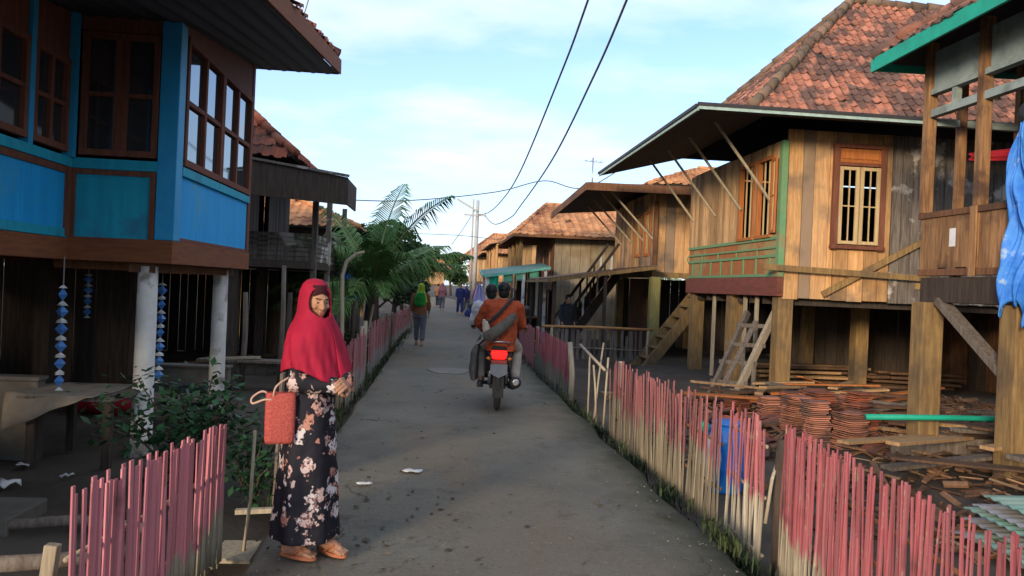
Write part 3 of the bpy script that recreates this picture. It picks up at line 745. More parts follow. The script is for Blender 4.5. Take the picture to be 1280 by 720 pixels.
# ---- near left fence, gap, shrub, boards behind the woman
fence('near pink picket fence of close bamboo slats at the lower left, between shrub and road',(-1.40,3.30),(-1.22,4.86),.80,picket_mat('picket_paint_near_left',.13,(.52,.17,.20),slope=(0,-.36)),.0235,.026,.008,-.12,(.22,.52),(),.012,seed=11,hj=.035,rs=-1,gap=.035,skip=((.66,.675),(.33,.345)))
t = MB(); t.tube([(-1.14,5.05,GZ),(-1.10,5.02,.2),(-1.09,5.02,.62)],.011,6); tag(t.build('bamboo_stick','bamboo_pale',smooth=True),'thin upright bamboo stick between the near pink fence and the woman','stick')
t = MB(); t.bar((-1.3,5.5,-.02),(-.78,5.55,.0),.05,.03); tag(t.build('bamboo_rail','bamboo_pale'),'bamboo rail lying across the drain behind the woman','stick')
t = MB(); t.box((-1.3,4.9,-.16),(-1.06,5.25,-.13)); tag(t.build('plank','bamboo_pale',bevel=.004),'short pale plank lying by the road edge near the woman','plank')
t = thing('wooden_gate','weathered board gate leaf standing behind the floral dress of the woman','gate',(-1.12,6.3,GZ))
for x,y,h in ((-1.16,6.1,.85),(-1.13,6.22,.8),(-1.10,6.35,.83)): MB().bar((x,y,GZ-.03),(x+.02,y,h),.10,.02,(1,0,0)).build('board','lumber_grey',t)
MB().bar((-1.18,6.05,.4),(-1.08,6.4,.4),.02,.05).build('rail','bamboo_pale',t)

def shrub(label, base, r, n, size, mat, seed, stems=7):
    rr = random.Random(seed); t = thing('leafy_shrub', label, 'shrub', base); b = V(base); sm = MB(); lm = MB()
    for k in range(stems):
        a = rr.random()*6.28; d = rr.uniform(.2,1); tip = b+V((cos(a)*r[0]*d, sin(a)*r[1]*d, r[2]*rr.uniform(.5,1.0)))
        mid = b.lerp(tip,.5)+V((0,0,.1)); sm.tube([b,mid,tip],[.012,.009,.004],5)
        for i in range(n//stems):
            s = rr.uniform(.25,1.05); p = (mid if s < .5 else mid.lerp(tip,(s-.5)*2)) if s >= .5 else b.lerp(mid,s*2)
            p = p+V((rr.gauss(0,.09),rr.gauss(0,.09),rr.gauss(0,.07)))
            d1 = V((rr.gauss(0,1),rr.gauss(0,1),rr.gauss(-.1,.5))).normalized(); s1 = d1.cross(V((rr.gauss(0,.3),rr.gauss(0,.3),1))).normalized()
            L = size*rr.uniform(.6,1.3)
            lm.add([p, p+d1*L*.5+s1*L*.28, p+d1*L, p+d1*L*.5-s1*L*.28],[(0,1,2,3)])
    sm.build('stem','bark',t,smooth=True); lm.build('foliage',mat,t); return t
shrub('dark green leafy shrub growing between the white pillar and the near pink fence',(-1.95,6.7,GZ),(.75,.6,1.0),1500,.085,'leaf_shrub',3,12)
shrub('low green shrub growing left of the woman beside the bag',(-1.35,6.2,GZ),(.35,.4,.62),600,.075,'leaf_shrub',4,8)

# ================================================================== dark weathered house and the next (left)
def left_house_two():
    t = thing('stilt_house','dark weathered stilt house with a black tin awning behind the blue house','house',(-4.4,15,GZ),'wooden stilt houses along the village road')
    x0,x1,y0,y1 = -8.6,-3.55,14.2,19.0
    m = MB(); plank_wall(m,(x1,y0),(0,1),y1-y0,1.85,3.75,.2,holes=((1.7,2.6,1.9,3.5),)); plank_wall(m,(x0,y0),(1,0),x1-x0,1.85,3.8,.22,holes=((3.6,4.4,2.5,3.4),)); plank_wall(m,(x0,y0),(0,1),y1-y0,1.85,3.7); plank_wall(m,(x1,y1),(-1,0),x1-x0,1.85,3.7)
    m.build('wall','wood_dark',t)
    window(t,(x0+3.65,y0+.03),(1,0),.7,2.55,3.35,'wood_grey',5,False)
    m = MB(); m.box((x0,y0,1.72),(-2.25,y1,1.848)); m.build('floor','wood_dark',t)
    # veranda balustrade
    m = MB()
    for k in range(6): m.box((-2.30,y0+.5,1.86+.085*k),(-2.27,y1,1.93+.085*k)); m.box((-3.5,y0+.42,1.86+.085*k),(-2.32,y0+.45,1.93+.085*k))
    m.build('balustrade','wood_grey',t)
    for x,y in ((-2.28,y0+.44),(-2.28,16.4),(-2.28,18.9)): MB().box((x-.05,y-.05,GZ),(x+.05,y+.05,3.2)).build('post','wood_grey',t)
    for x,y in ((-3.6,14.4),(-3.6,16.6),(-5.8,14.4),(-5.8,16.6),(-8.3,14.4),(-3.6,18.8)): MB().box((x-.09,y-.09,GZ-.05),(x+.09,y+.09,1.718)).build('post','wood_dark',t)
    # awning
    A,B,C,D = (-1.62,13.55,3.26),(-1.72,14.9,3.26),(-4.3,14.9,3.66),(-4.3,13.55,3.66)
    m = MB(); corr(m,A,D,B,C,16,.012,3); m.build('awning','tin_dark',t,smooth=True,solid=.01)
    m = MB(); m.add([(-1.58,13.5,2.80),(-1.6,13.5,3.26),(-3.6,13.5,3.52),(-3.6,13.5,2.92),(-1.58,13.54,2.80),(-1.6,13.54,3.26),(-3.6,13.54,3.52),(-3.6,13.54,2.92)],[(0,1,2,3),(7,6,5,4),(0,4,5,1),(1,5,6,2),(2,6,7,3),(3,7,4,0)]); m.box((-1.63,13.545,2.82),(-1.60,14.9,3.25)); m.box((-4.2,13.6,3.2),(-1.65,14.9,3.22)); m.build('fascia','wood_dark',t)
    m = MB(); m.bar((-1.58,13.49,3.285),(-3.6,13.49,3.545),.06,.04); m.build('barge_board','wood_grey',t)
    E = [(-2.55,13.9,3.62),(-2.55,19.2,3.62),(-9.3,19.2,3.7),(-9.3,13.9,3.7)]; r0,r1 = (-5.2,15.6,5.9),(-5.2,17.4,5.9)
    m = MB()
    for P in ([E[0],E[1],r1,r0],[E[1],E[2],r1],[E[2],E[3],r0,r1],[E[3],E[0],r0]): slab(m,P,.05)
    m.build('roof_deck','under',t)
    m = MB()
    for P in ([E[0],E[1],r1,r0],[E[3],E[0],r0]): tiles(m,P)
    rf = m.build('roof','tile_old',t)
    m = MB()
    for p,q in ((E[0],r0),(E[1],r1),(r0,r1),(E[3],r0)): ridge(m,V(p)+V((0,0,.05)),V(q)+V((0,0,.05)))
    m.build('ridge_cap','tile_old',rf,smooth=True)
    # slatted enclosure below the veranda
    m = MB()
    for k in range(9): m.box((-2.75,15.6,GZ+.1+.17*k),(-2.72,18.4,GZ+.19+.17*k))
    m.build('slat_screen','wood_dark',t)
    m = MB(); plank_wall(m,(-8.2,18.6),(1,0),5.4,GZ,1.7,.2); plank_wall(m,(-6.2,14.6),(0,1),4,GZ,1.7,.2); m.build('under_wall','under',t)
left_house_two()
for x,y,l,q in ((-2.55,13.3,1.75,'upright grey post beside the veranda of the dark house, left one'),(-3.0,12.7,1.3,'short dark post standing under the end of the blue house')):
    tag(MB().tube([(x,y,GZ-.05),(x+.03,y,l*.5),(x+.01,y,l)],[.045,.04,.035],8).build('wooden_post','lumber_grey',smooth=True),q,'post')
t = thing('plank_bench','grey plank bench in front of the dark weathered house','bench',(-2.85,12.6,GZ))
m = MB(); m.box((-3.6,12.4,.24),(-2.1,12.62,.275)); m.box((-3.55,12.64,.238),(-2.15,12.8,.272)); m.build('seat','lumber_grey',t)
for x in (-3.4,-2.3): MB().box((x-.04,12.45,GZ-.03),(x+.04,12.75,.237)).build('leg','wood_dark',t)
tag(MB().bar((-3.45,12.45,.28),(-2.7,12.62,.31),.12,.03).build('plank','bamboo_pale'),'pale board lying on top of the grey plank bench','plank')

def simple_house(label, x0, x1, y0, y1, zf, zt, pitch, wallm, roofm, side, over=.9, posts=3, beam='wood_brown', win=2, tile_faces=(0,1,2,3), tw=.24, tl=.3, seed=1, ridge_axis='x', fmat='frame_orange', group='wooden stilt houses along the village road'):
    """stilt house with a hipped tile roof; side=+1: its front faces +x (left row), -1: faces -x (right row)"""
    rr = random.Random(seed)
    t = thing('stilt_house', label, 'house', ((x0+x1)/2,(y0+y1)/2,GZ), group)
    W = x1-x0; L = y1-y0; fx = x1 if side > 0 else x0
    hs = [(L*(k+.5)/win-.35, L*(k+.5)/win+.35, zf+.75, zt-.3) for k in range(win)]
    m = MB(); plank_wall(m,(fx,y0),(0,1),L,zf,zt,.2,holes=hs,rnd=rr); plank_wall(m,(x0,y0),(1,0),W,zf,zt,.22,rnd=rr,holes=((W*.5-.35,W*.5+.35,zf+.8,zt-.35),)); plank_wall(m,(x1 if side<0 else x0,y0),(0,1),L,zf,zt,.3,rnd=rr); plank_wall(m,(x0,y1),(1,0),W,zf,zt,.3,rnd=rr)
    m.build('wall',wallm,t)
    m = MB(); m.box((x0+.05,y0+.05,zf-.05),(x1-.05,y1-.05,zf+.02)); m.build('floor','under',t)
    m = MB(); m.box((x0-.03,y0-.06,zf-.17),(x1+.03,y0-.002,zf+.06)); m.box((fx-.03,y0-.0,zf-.171),(fx+.035,y1+.05,zf+.061)); m.build('floor_beam',beam,t)
    for h in hs: window(t,(fx+.03*side,y0+h[0]+.05),(0,1),h[1]-h[0]-.1,h[2],h[3],fmat,5,False,.08)
    window(t,(x0+W*.5-.3,y0-.02),(1,0),.6,zf+.85,zt-.4,fmat,5,False,.08)
    nx = max(2,posts)
    for i in range(nx):
        for j in range(2):
            x = x0+.1+(W-.2)*i/(nx-1); y = y0+.1+(L-.2)*j
            MB().box((x-.08,y-.08,GZ-.05),(x+.08,y+.08,zf-.172)).build('post','wood_post',t)
    xa,xb,ya,yb = x0-over,x1+over,y0-over,y1+over; ze = zt-.12
    E = [(xa,ya,ze),(xb,ya,ze),(xb,yb,ze),(xa,yb,ze)]
    if ridge_axis == 'x':
        hgt = (yb-ya)/2*pitch; ins = min((yb-ya)/2,(xb-xa)*.38); yc = (ya+yb)/2; r0,r1 = (xa+ins,yc,ze+hgt),(xb-ins,yc,ze+hgt)
        F = [[E[0],E[1],r1,r0],[E[1],E[2],r1],[E[2],E[3],r0,r1],[E[3],E[0],r0]]; rp = ((E[0],r0),(E[3],r0),(E[1],r1),(E[2],r1),(r0,r1))
    else:
        hgt = (xb-xa)/2*pitch; ins = min((xb-xa)/2,(yb-ya)*.38); xc = (xa+xb)/2; r0,r1 = (xc,ya+ins,ze+hgt),(xc,yb-ins,ze+hgt)
        F = [[E[0],E[1],r0],[E[1],E[2],r1,r0],[E[2],E[3],r1],[E[3],E[0],r0,r1]]; rp = ((E[0],r0),(E[1],r0),(E[2],r1),(E[3],r1),(r0,r1))
    m = MB()
    for P in F: slab(m,P,.06)
    m.build('roof_deck','under',t)
    m = MB()
    for k in tile_faces: tiles(m,F[k],tw,tl,rr)
    rf = m.build('roof',roofm,t)
    m = MB()
    for p,q in rp: ridge(m,V(p)+V((0,0,.05)),V(q)+V((0,0,.05)))
    m.build('ridge_cap',roofm,rf,smooth=True)
    return t
simple_house('stilt house with an orange tiled roof seen between the dark house and the palm',-8.2,-3.1,23.6,28.5,1.5,3.15,.42,'wood_dark','tile_far',1,.75,3,tile_faces=(0,1,3),seed=4,ridge_axis='y')
t = thing('wooden_hut','low grey plank lean-to hut in front of the orange roofed house','hut',(-2.9,21.5,GZ))
m = MB(); plank_wall(m,(-4.2,21),(1,0),2.0,GZ,1.95,.2); plank_wall(m,(-2.2,21),(0,1),1.8,GZ,1.8,.2,holes=((.5,1.3,.8,1.5),)); m.build('wall','wood_dark',t)
m = MB(); corr(m,(-4.4,20.7,2.25),(-1.9,20.7,1.95),(-4.4,23,2.25),(-1.9,23,1.95),22,.015,2); m.build('roof','tin_grey',t,smooth=True,solid=.008)
tag(sheet(lambda a,b:(-2.45+a*.4+.02*sin(b*9),20.6+.05*sin(a*14),2.0-b*1.0),14,10,'hanging_cloth','blue_cloth',None,.006),'blue cloth hanging on the grey lean-to hut left of the palm','cloth')
# ================================================================== main timber house on the right
def timber_house():
    t = thing('stilt_house','tan board stilt house with red tiled hip roof, tin awning and open barred windows','house',(6.8,15,GZ),'wooden stilt houses along the village road')
    x0,x1,y0,y1 = 5.62,11.2,12.9,17.75; zt = 4.2
    # front (road) wall above the balustrade, end wall, closed back
    m = MB(); plank_wall(m,(x0,y0),(0,1),y1-y0,2.60,zt,.13,.028,holes=((.34,.98,2.66,3.95),(1.12,1.86,2.66,3.95))); m.build('front_wall','wood_tan',t)
    m = MB(); plank_wall(m,(x0+.06,y0),(1,0),1.85,1.58,zt+.2,.23,.028,holes=((.86,1.66,2.55,4.12),)); m.build('end_wall','wood_warm',t)
    m = MB(); plank_wall(m,(x0+1.92,y0),(1,0),x1-x0-1.92,1.58,zt+.2,.19,.028); m.build('end_wall','wood_grey',t)
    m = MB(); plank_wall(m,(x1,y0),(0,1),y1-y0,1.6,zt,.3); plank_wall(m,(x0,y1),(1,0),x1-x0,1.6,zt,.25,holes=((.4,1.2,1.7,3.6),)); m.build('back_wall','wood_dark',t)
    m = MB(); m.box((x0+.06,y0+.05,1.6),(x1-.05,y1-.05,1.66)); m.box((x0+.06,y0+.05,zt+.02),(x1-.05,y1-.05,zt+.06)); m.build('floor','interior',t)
    m = MB(); m.box((x0-.05,y0-.06,1.60),(x0+.05,y1+.05,1.92)); m.build('floor_beam','beam_red',t,bevel=.006)
    MB().box((x0-.055,y0-.085,1.66),(x0-.0,y0-.062,1.84)).build('beam_end','frame_brown',t)
    # joists
    m = MB()
    for k in range(8): m.box((x0+.1,y0+.2+.6*k,1.46),(x1,y0+.28+.6*k,1.598))
    m.build('joist','under',t)
    # balustrade band, green frame with orange panels
    m = MB(); m.box((x0-.01,y0+.08,1.94),(x0+.015,y1,2.58)); m.build('balustrade_panel','panel_orange',t)
    m = MB()
    for z,w in ((1.95,.05),(2.28,.05),(2.42,.035),(2.585,.06)): m.box((x0-.04,y0+.02,z-w/2),(x0-.012,y1,z+w/2))
    for k in range(8): m.box((x0-.035,y0+.32+.6*k,1.976),(x0-.0125,y0+.37+.6*k,2.254))
    for k in range(5): m.box((x0-.034,y0+.9+1.0*k,2.306),(x0-.0125,y0+.94+1.0*k,2.40))
    m.build('balustrade_frame','green_trim',t,bevel=.004)
    MB().box((x0-.045,y0-.05,1.925),(x0+.06,y0+.075,zt)).build('corner_post','green_trim',t,bevel=.005)
    # open casements on the road side
    for a,b in ((.36,.96),(1.16,1.82)):
        m = MB()
        for y in (y0+a,y0+b): m.box((x0-.05,y-.035,2.62),(x0+.03,y+.035,3.98))
        m.box((x0-.052,y0+a-.06,3.95),(x0+.03,y0+b+.06,4.02)); m.box((x0-.07,y0+a-.05,2.60),(x0+.03,y0+b+.05,2.655)); f = m.build('window','frame_orange',t,bevel=.004)
        g = MB()
        for k in range(1,3): g.box((x0-.01,y0+a+(b-a)*k/3-.013,2.66),(x0+.012,y0+a+(b-a)*k/3+.013,3.95))
        g.build('bars','frame_cream',f)
    shutter(t,(x0-.06,y0+.33),radians(262),.30,2.66,3.94,'frame_orange',2)
    # end window
    a,b = x0+.94,x0+1.68; yw = y0-.03
    m = MB(); m.bar((a-.04,yw,2.42),(a-.04,yw,4.16),.10,.07,(0,1,0)); m.bar((b+.04,yw,2.42),(b+.04,yw,4.16),.10,.07,(0,1,0)); m.bar((a-.1,yw,4.17),(b+.1,yw,4.17),.09,.07); m.bar((a-.1,yw-.01,2.47),(b+.1,yw-.01,2.47),.10,.06); m.bar((a-.0,yw,3.86),(b+.0,yw,3.86),.07,.05)
    f = m.build('window','frame_brown',t,bevel=.005)
    m = MB(); m.box((a,yw-.015,3.89),(b,yw+.01,4.125)); m.box((a+.05,yw-.03,3.95),(b-.05,yw-.016,4.06)); m.build('carved_panel','frame_orange',f,bevel=.006)
    for s in (0,1):
        p = a+.015+s*.365; q = p+.345; c = MB()
        for x in (p+.03,q-.03): c.bar((x,yw-.02,2.52),(x,yw-.02,3.82),.06,.04,(0,1,0))
        for z in (2.55,3.79): c.bar((p+.06,yw-.02,z),(q-.06,yw-.02,z),.038,.055)
        cs = c.build('casement','frame_cream',f,bevel=.004)
        c = MB(); c.box((p+.165,yw-.03,2.575),(p+.185,yw-.012,3.765)); c.box((p+.06,yw-.031,3.15),(q-.06,yw-.011,3.17)); c.build('bars','frame_cream',cs)
    # ledge plank with braces on the end wall
    MB().bar((x0-.35,y0-.12,2.08),(x0+2.55,y0-.12,2.0),.05,.10).build('ledge_plank','wood_post',t,bevel=.004)
    MB().bar((6.35,y0-.07,1.66),(8.3,y0-.07,2.75),.03,.10).build('brace','wood_post',t)
    # posts on the earth
    for i,x in enumerate((5.77,8.35,10.9)):
        for j,y in enumerate((13.05,15.25,17.55)):
            mm = 'wood_post' if i < 2 else 'wood_dark'
            MB().box((x-.13,y-.13,GZ-.05),(x+.13,y+.13,1.597 if i else 1.598)).build('post',mm,t,bevel=.012)
    for y in (14.05,14.6,16.3): MB().box((5.70,y-.03,GZ-.05),(5.76,y+.03,1.597)).build('prop','bamboo_pale',t)
    # tin awning: eave corners, inner edge under the tiles
    ea = (3.78,11.8,4.44); eb = (3.72,19.0,4.40); ec = (12.4,11.8,4.42)
    ia = (5.35,13.15,4.72); ib = (5.35,17.6,4.70); ic = (11.8,13.15,4.72)
    m = MB(); corr(m,ea,ia,eb,ib,46,.013,3); corr(m,ec,ic,ea,ia,56,.013,3); m.build('awning','tin_dark',t,smooth=True,solid=.008)
    D = V((0,0,-.05))
    m = MB(); 
    for (p,q,r,s) in ((ea,eb,ib,ia),(ec,ea,ia,ic)): slab(m,[V(p)+D,V(q)+D,V(r)+D,V(s)+D],.03)
    m.build('awning_shade_sheet','under',t)  # dark sheet added below the tin to keep the underside dark
    m = MB(); m.bar(V(ea)+V((-.02,-.02,-.07)),V(eb)+V((-.02,0,-.07)),.03,.05); m.bar(V(ea)+V((-.02,-.03,-.05)),V(ec)+V((0,-.03,-.05)),.03,.05); m.build('fascia','mint_fascia',t)
    m = MB()
    m.bar(V(ea)+V((-.04,-.05,.0)),V(ec)+V((0,-.05,.0)),.03,.05); m.bar(V(ea)+V((-.05,-.03,-.02)),V(eb)+V((-.05,0,-.02)),.03,.05); m.build('drip_edge','tin_dark',t)
    for y in (13.2,14.6,16.0,17.4): MB().bar((4.45,y-.1,4.52),(5.58,y+.05,3.2),.03,.04).build('strut','bamboo_pale',t)
    # tiled hip roof
    E = [(5.02,12.8,4.70),(12.3,12.8,4.70),(12.3,17.95,4.70),(5.02,17.95,4.70)]; r0,r1 = (7.95,15.4,7.55),(9.9,15.4,7.5)
    m = MB()
    F = [[E[0],E[1],r1,r0],[E[1],E[2],r1],[E[2],E[3],r0,r1],[E[3],E[0],r0]]
    for P in F: slab(m,P,.06)
    m.build('roof_deck','under',t)
    m = MB(); tiles(m,F[0],.155,.22); tiles(m,F[3],.155,.22); tiles(m,F[2],.2,.3); rf = m.build('roof','tile',t)
    m = MB()
    for p,q in ((E[0],r0),(E[3],r0),(E[1],r1),(r0,r1)): ridge(m,V(p)+V((0,0,.05)),V(q)+V((0,0,.05)),.085)
    m.build('ridge_cap',M('mossy_ridge_tile',(.20,.13,.09),(.12,.09,.06),5,rough=.95,island=.3),rf,smooth=True)
    # dark rear enclosure under the floor
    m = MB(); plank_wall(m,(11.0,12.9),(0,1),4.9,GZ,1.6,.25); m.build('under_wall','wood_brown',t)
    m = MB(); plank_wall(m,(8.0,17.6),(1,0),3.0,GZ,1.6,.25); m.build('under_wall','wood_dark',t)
timber_house()

# ================================================================== near right house with the open porch
def porch_house():
    t = thing('stilt_house','brown stilt house with an open timber porch and a bright green eave board','house',(6.4,7.6,GZ),'wooden stilt houses along the village road')
    fx, ya, yb = 5.62, 2.0, 8.92
    m = MB(); m.box((fx-.02,ya,1.72),(11.5,yb,1.80)); m.build('floor','under',t)
    # porch parapet
    m = MB(); plank_wall(m,(fx-.01,ya),(0,1),yb-ya,1.98,2.56,.17,.025); plank_wall(m,(fx+.02,yb),(1,0),1.15,1.98,2.50,.17,.025); m.build('parapet','porch_wood',t)
    m = MB(); m.box((fx-.06,ya,2.562),(fx+.05,yb+.03,2.63)); m.box((fx-.05,ya,1.90),(fx+.03,yb+.02,1.976)); m.box((fx+.06,yb-.06,2.502),(fx+1.2,yb+.03,2.56)); m.build('rail','wood_brown',t,bevel=.005)
    m = MB(); m.box((fx-.03,ya,1.60),(fx+.04,yb-.02,1.88)); m.box((fx+.05,yb-.06,1.60),(fx+4.5,yb-.01,1.86)); m.build('floor_beam','wood_dark',t,bevel=.006)
    # porch posts
    for y in (yb-.02,7.95,6.6,5.2,3.6): MB().box((fx-.055,y-.055,2.632),(fx+.055,y+.055,4.62)).build('porch_post','porch_wood',t,bevel=.008)
    MB().box((fx-.078,7.90,1.89),(fx-.062,8.0,2.63)).build('batten','porch_wood',t)
    for x in (6.02,6.75): MB().box((x-.045,yb-.06,1.86),(x+.045,yb+.03,4.5)).build('porch_post','porch_wood',t,bevel=.006)
    # rails, grey boards under the eave
    m = MB(); m.box((fx-.045,ya,3.74),(fx+.045,yb-.1,3.83)); m.box((fx+.08,yb-.05,3.66),(fx+1.15,yb+.02,3.74)); m.build('top_rail','panel_grey',t,bevel=.005)
    m = MB(); m.box((fx-.05,ya,4.0),(fx+.05,yb-.1,4.06)); m.build('top_rail','panel_grey',t)
    for y in (8.42,7.3,6.9,5.9): MB().box((fx-.035,y-.035,3.832),(fx+.035,y+.035,3.998)).build('baluster','panel_grey',t)
    m = MB(); 
    for a,b in ((ya,5.1),(5.3,6.5),(6.7,7.85),(8.05,yb-.11)): m.box((fx-.02,a,4.062),(fx+.0,b,4.5))
    m.build('eave_panel','panel_grey',t)
    # room behind the porch
    m = MB(); plank_wall(m,(7.6,ya),(0,1),yb-ya-1.4,1.8,4.6,.2); plank_wall(m,(7.6,yb-1.45),(1,0),3.9,1.8,4.6,.2); plank_wall(m,(11.5,ya),(0,1),yb-ya-1.4,1.8,4.6,.3); plank_wall(m,(7.6,ya),(1,0),3.9,1.8,4.6,.3); m.build('wall','wood_dark',t)
    # eave and roof
    ex = 5.05; ye = 9.2
    A,B = (ex,1.2,4.60),(ex,ye,4.42); rz = 7.0
    m = MB(); m.bar(V(A)+V((0,0,-.02)),V(B)+V((0,0,-.02)),.035,.16); m.bar(V(B)+V((.02,.0,-.02)),(12.2,ye,4.5),.03,.12); m.build('eave_board','green_fascia',t,bevel=.004)
    C,D = (12.4,ye-.02,4.45),(12.4,1.2,4.62); r0,r1 = (8.7,4.2,rz),(8.7,6.1,rz)
    A2,B2 = (ex+.02,1.2,4.66),(ex+.02,ye-.02,4.48)
    m = MB(); F = [[B2,A2,r0,r1],[C,B2,r1],[D,C,r1,r0],[A2,D,r0]]
    for P in F: slab(m,P,.04,.02)
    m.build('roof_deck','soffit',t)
    m = MB(); tiles(m,[A2,B2,r1,r0],.2,.27); tiles(m,F[1],.2,.27); rf = m.build('roof','tile',t)
    m = MB()
    for p,q in ((A2,r0),(B2,r1),(C,r1),(r0,r1)): ridge(m,V(p)+V((0,0,.05)),V(q)+V((0,0,.05)),.085)
    m.build('ridge_cap','tile',rf,smooth=True)
    # ground posts
    for x,y in ((fx,8.78),(fx,7.3),(fx,4.6),(8.3,8.7),(8.3,6.6),(8.3,4.4),(11.2,8.7),(11.2,6.6)):
        MB().box((x-.125,y-.125,GZ-.06),(x+.125,y+.125,1.718 if x > 6 else 1.597)).build('post','wood_post',t,bevel=.014)
    MB().bar((fx,8.55,1.62),(fx+.02,7.3,.78),.08,.14,(1,0,0)).build('brace','lumber_grey',t,bevel=.005)
    MB().bar((fx-.08,yb+.0,1.78),(fx+2.2,yb+.0,1.74),.03,.07).build('bearer','wood_post',t)
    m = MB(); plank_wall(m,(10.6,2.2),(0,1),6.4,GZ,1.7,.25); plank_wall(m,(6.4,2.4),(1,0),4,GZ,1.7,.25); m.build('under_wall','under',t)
porch_house()
t = MB().box((5.578,8.16,2.22),(5.584,8.38,2.42)); tag(t.build('paper_notice','paper'),'white paper notice pinned on the porch parapet','notice')
tag(sheet(lambda a,b:(5.76+a*1.5,8.35-.25*a+.03*sin(9*b+3*a),3.18+.22*a+b*.16*(0.5+a)-.06*sin(pi*a)),18,6,'hanging_cloth','red_cloth',None,.01),'dark red cloth slung on a line inside the open porch','cloth')
def blue_sheet():
    t = thing('hanging_sheet','bright blue plastic sheet bundled and hanging in folds from the porch at the right edge','sheet',(5.42,7.0,1.4))
    def fn(a,b):
        w = .05+.27*b**.9*(1-.45*max(0,b-.8)*4); z = 3.32-b*(1.74+.10*sin(a*9)+.1*sin(a*3+1)+.05*sin(a*25))
        th = (a-.5)*2
        return (5.42-.05*cos(th*6+b*2)-.07*b*sin(th*4)-.03*sin(b*13+a*5)-.02*sin(a*23+b*9)-.012*sin(a*41-b*17), 7.06+th*w+.05*sin(b*7), z)
    sheet(fn,90,60,'sheet_body','blue_cloth',t,.006)
    m = MB(); m.ell((5.42,7.0,3.40),(.10,.14,.13),10,8); m.ell((5.42,7.04,3.56),(.05,.06,.1),8,6); m.fuse('knot','dark_cloth',t,.015,2,True,.02,.06)
blue_sheet()

# ================================================================== lumber, tile stacks and clutter on the right
def ladder():
    t = thing('trestle','rough grey wooden trestle ladder leaning under the tan house','ladder',(4.9,13.6,GZ))
    a0,a1 = V((4.62,13.25,GZ)),V((5.45,13.75,1.30)); b0,b1 = V((4.98,13.05,GZ)),V((5.78,13.35,1.32))
    MB().bar(a0,a1,.07,.11).build('side_rail','lumber_grey',t,bevel=.006); MB().bar(b0,b1,.08,.12).build('side_rail','bamboo_pale',t,bevel=.006)
    MB().bar(a0.lerp(a1,.15)+V((.12,-.1,0)),a0.lerp(a1,.9)+V((.16,-.14,0)),.10,.03).build('board','lumber_grey',t)
    for s in (.2,.42,.62,.84): MB().bar(a0.lerp(a1,s)-V((.09,-.04,0)),b0.lerp(b1,s)+V((.09,-.05,0)),.04,.07).build('rung','lumber_grey',t,bevel=.004)
ladder()
def tile_stack(label, x, y, z, n, rz, mat='tile', w=.24, l=.3):
    rr = random.Random(int(x*97+y*31)); tlx,tly = rr.gauss(0,.003),rr.gauss(0,.003); m = MB(); u = V((cos(rz),sin(rz),0)); v = V((-sin(rz),cos(rz),0))
    for k in range(n):
        c = V((x+rr.gauss(0,.014)+tlx*k,y+rr.gauss(0,.014)+tly*k,z+k*.022)); a = rr.gauss(0,.10); uu = u*cos(a)+v*sin(a); vv = v*cos(a)-u*sin(a)
        pr = [(-.5,.012),(-.2,.0),(.2,.002),(.5,.010)]
        vs = [c+uu*(p*l)+vv*(s*w/2)+V((0,0,h+e)) for e in (0,.013) for s in (-1,1) for p,h in pr]
        m.add(vs,[(0,1,5,4),(1,2,6,5),(2,3,7,6),(8,12,13,9),(9,13,14,10),(10,14,15,11),(0,8,9,1),(1,9,10,2),(2,10,11,3),(4,5,13,12),(5,6,14,13),(6,7,15,14),(0,4,12,8),(3,11,15,7)])
    tag(m.build('tile_stack', mat),label,'tiles','stacked clay roof tiles under the tan house')
stk = [(4.55,9.75,.0,22),(4.85,9.55,.0,25),(4.45,8.95,.0,24),(4.72,8.75,.0,20),(4.98,9.0,.0,17),(5.0,10.1,.0,24),(4.62,10.6,.02,15),(4.35,11.3,0,9),(5.25,9.7,.02,24),(5.2,9.35,.0,20),(5.45,10.6,.03,14),(5.0,10.8,.03,17),(5.6,11.3,.05,10)]
for k,(x,y,z,n) in enumerate(stk):
    tile_stack('stack of clay roof tiles standing on the earth before the tan house',x,y,z-.13,n,R.uniform(-.5,.5),'tile' if k in (0,2,3,6,10) else 'tile_old')
def loose_tiles():
    rr = random.Random(44)
    for k in range(70):
        x = rr.uniform(3.3,6.3); y = rr.uniform(8.3,12.3); z = GZ+.06+rr.uniform(0,.16)+(.06 if x > 4.6 else 0)
        u = V((rr.gauss(0,1),rr.gauss(0,1),rr.gauss(0,.35))).normalized(); v = u.cross(V((rr.gauss(0,.3),rr.gauss(0,.3),1))).normalized(); n = u.cross(v)
        L = rr.uniform(.10,.15); c = V((x,y,z)); m = MB(); pr = [(-.12,.022),(-.04,.0),(.05,.004),(.12,.024)]
        vs = [c+v*p+n*(h+e)+u*s*L for e in (0,.013) for s in (-1,1) for p,h in pr]
        m.add(vs,[(0,1,5,4),(1,2,6,5),(2,3,7,6),(8,12,13,9),(9,13,14,10),(10,14,15,11),(0,8,9,1),(1,9,10,2),(2,10,11,3),(4,5,13,12),(5,6,14,13),(6,7,15,14),(0,4,12,8),(3,11,15,7)])
        tag(m.build('clay_tile','tile' if rr.random() < .4 else 'tile_old',None,origin=c),'single clay roof tile tumbled on the earth around the tile stacks','tile','loose roof tiles around the stacks')
loose_tiles()
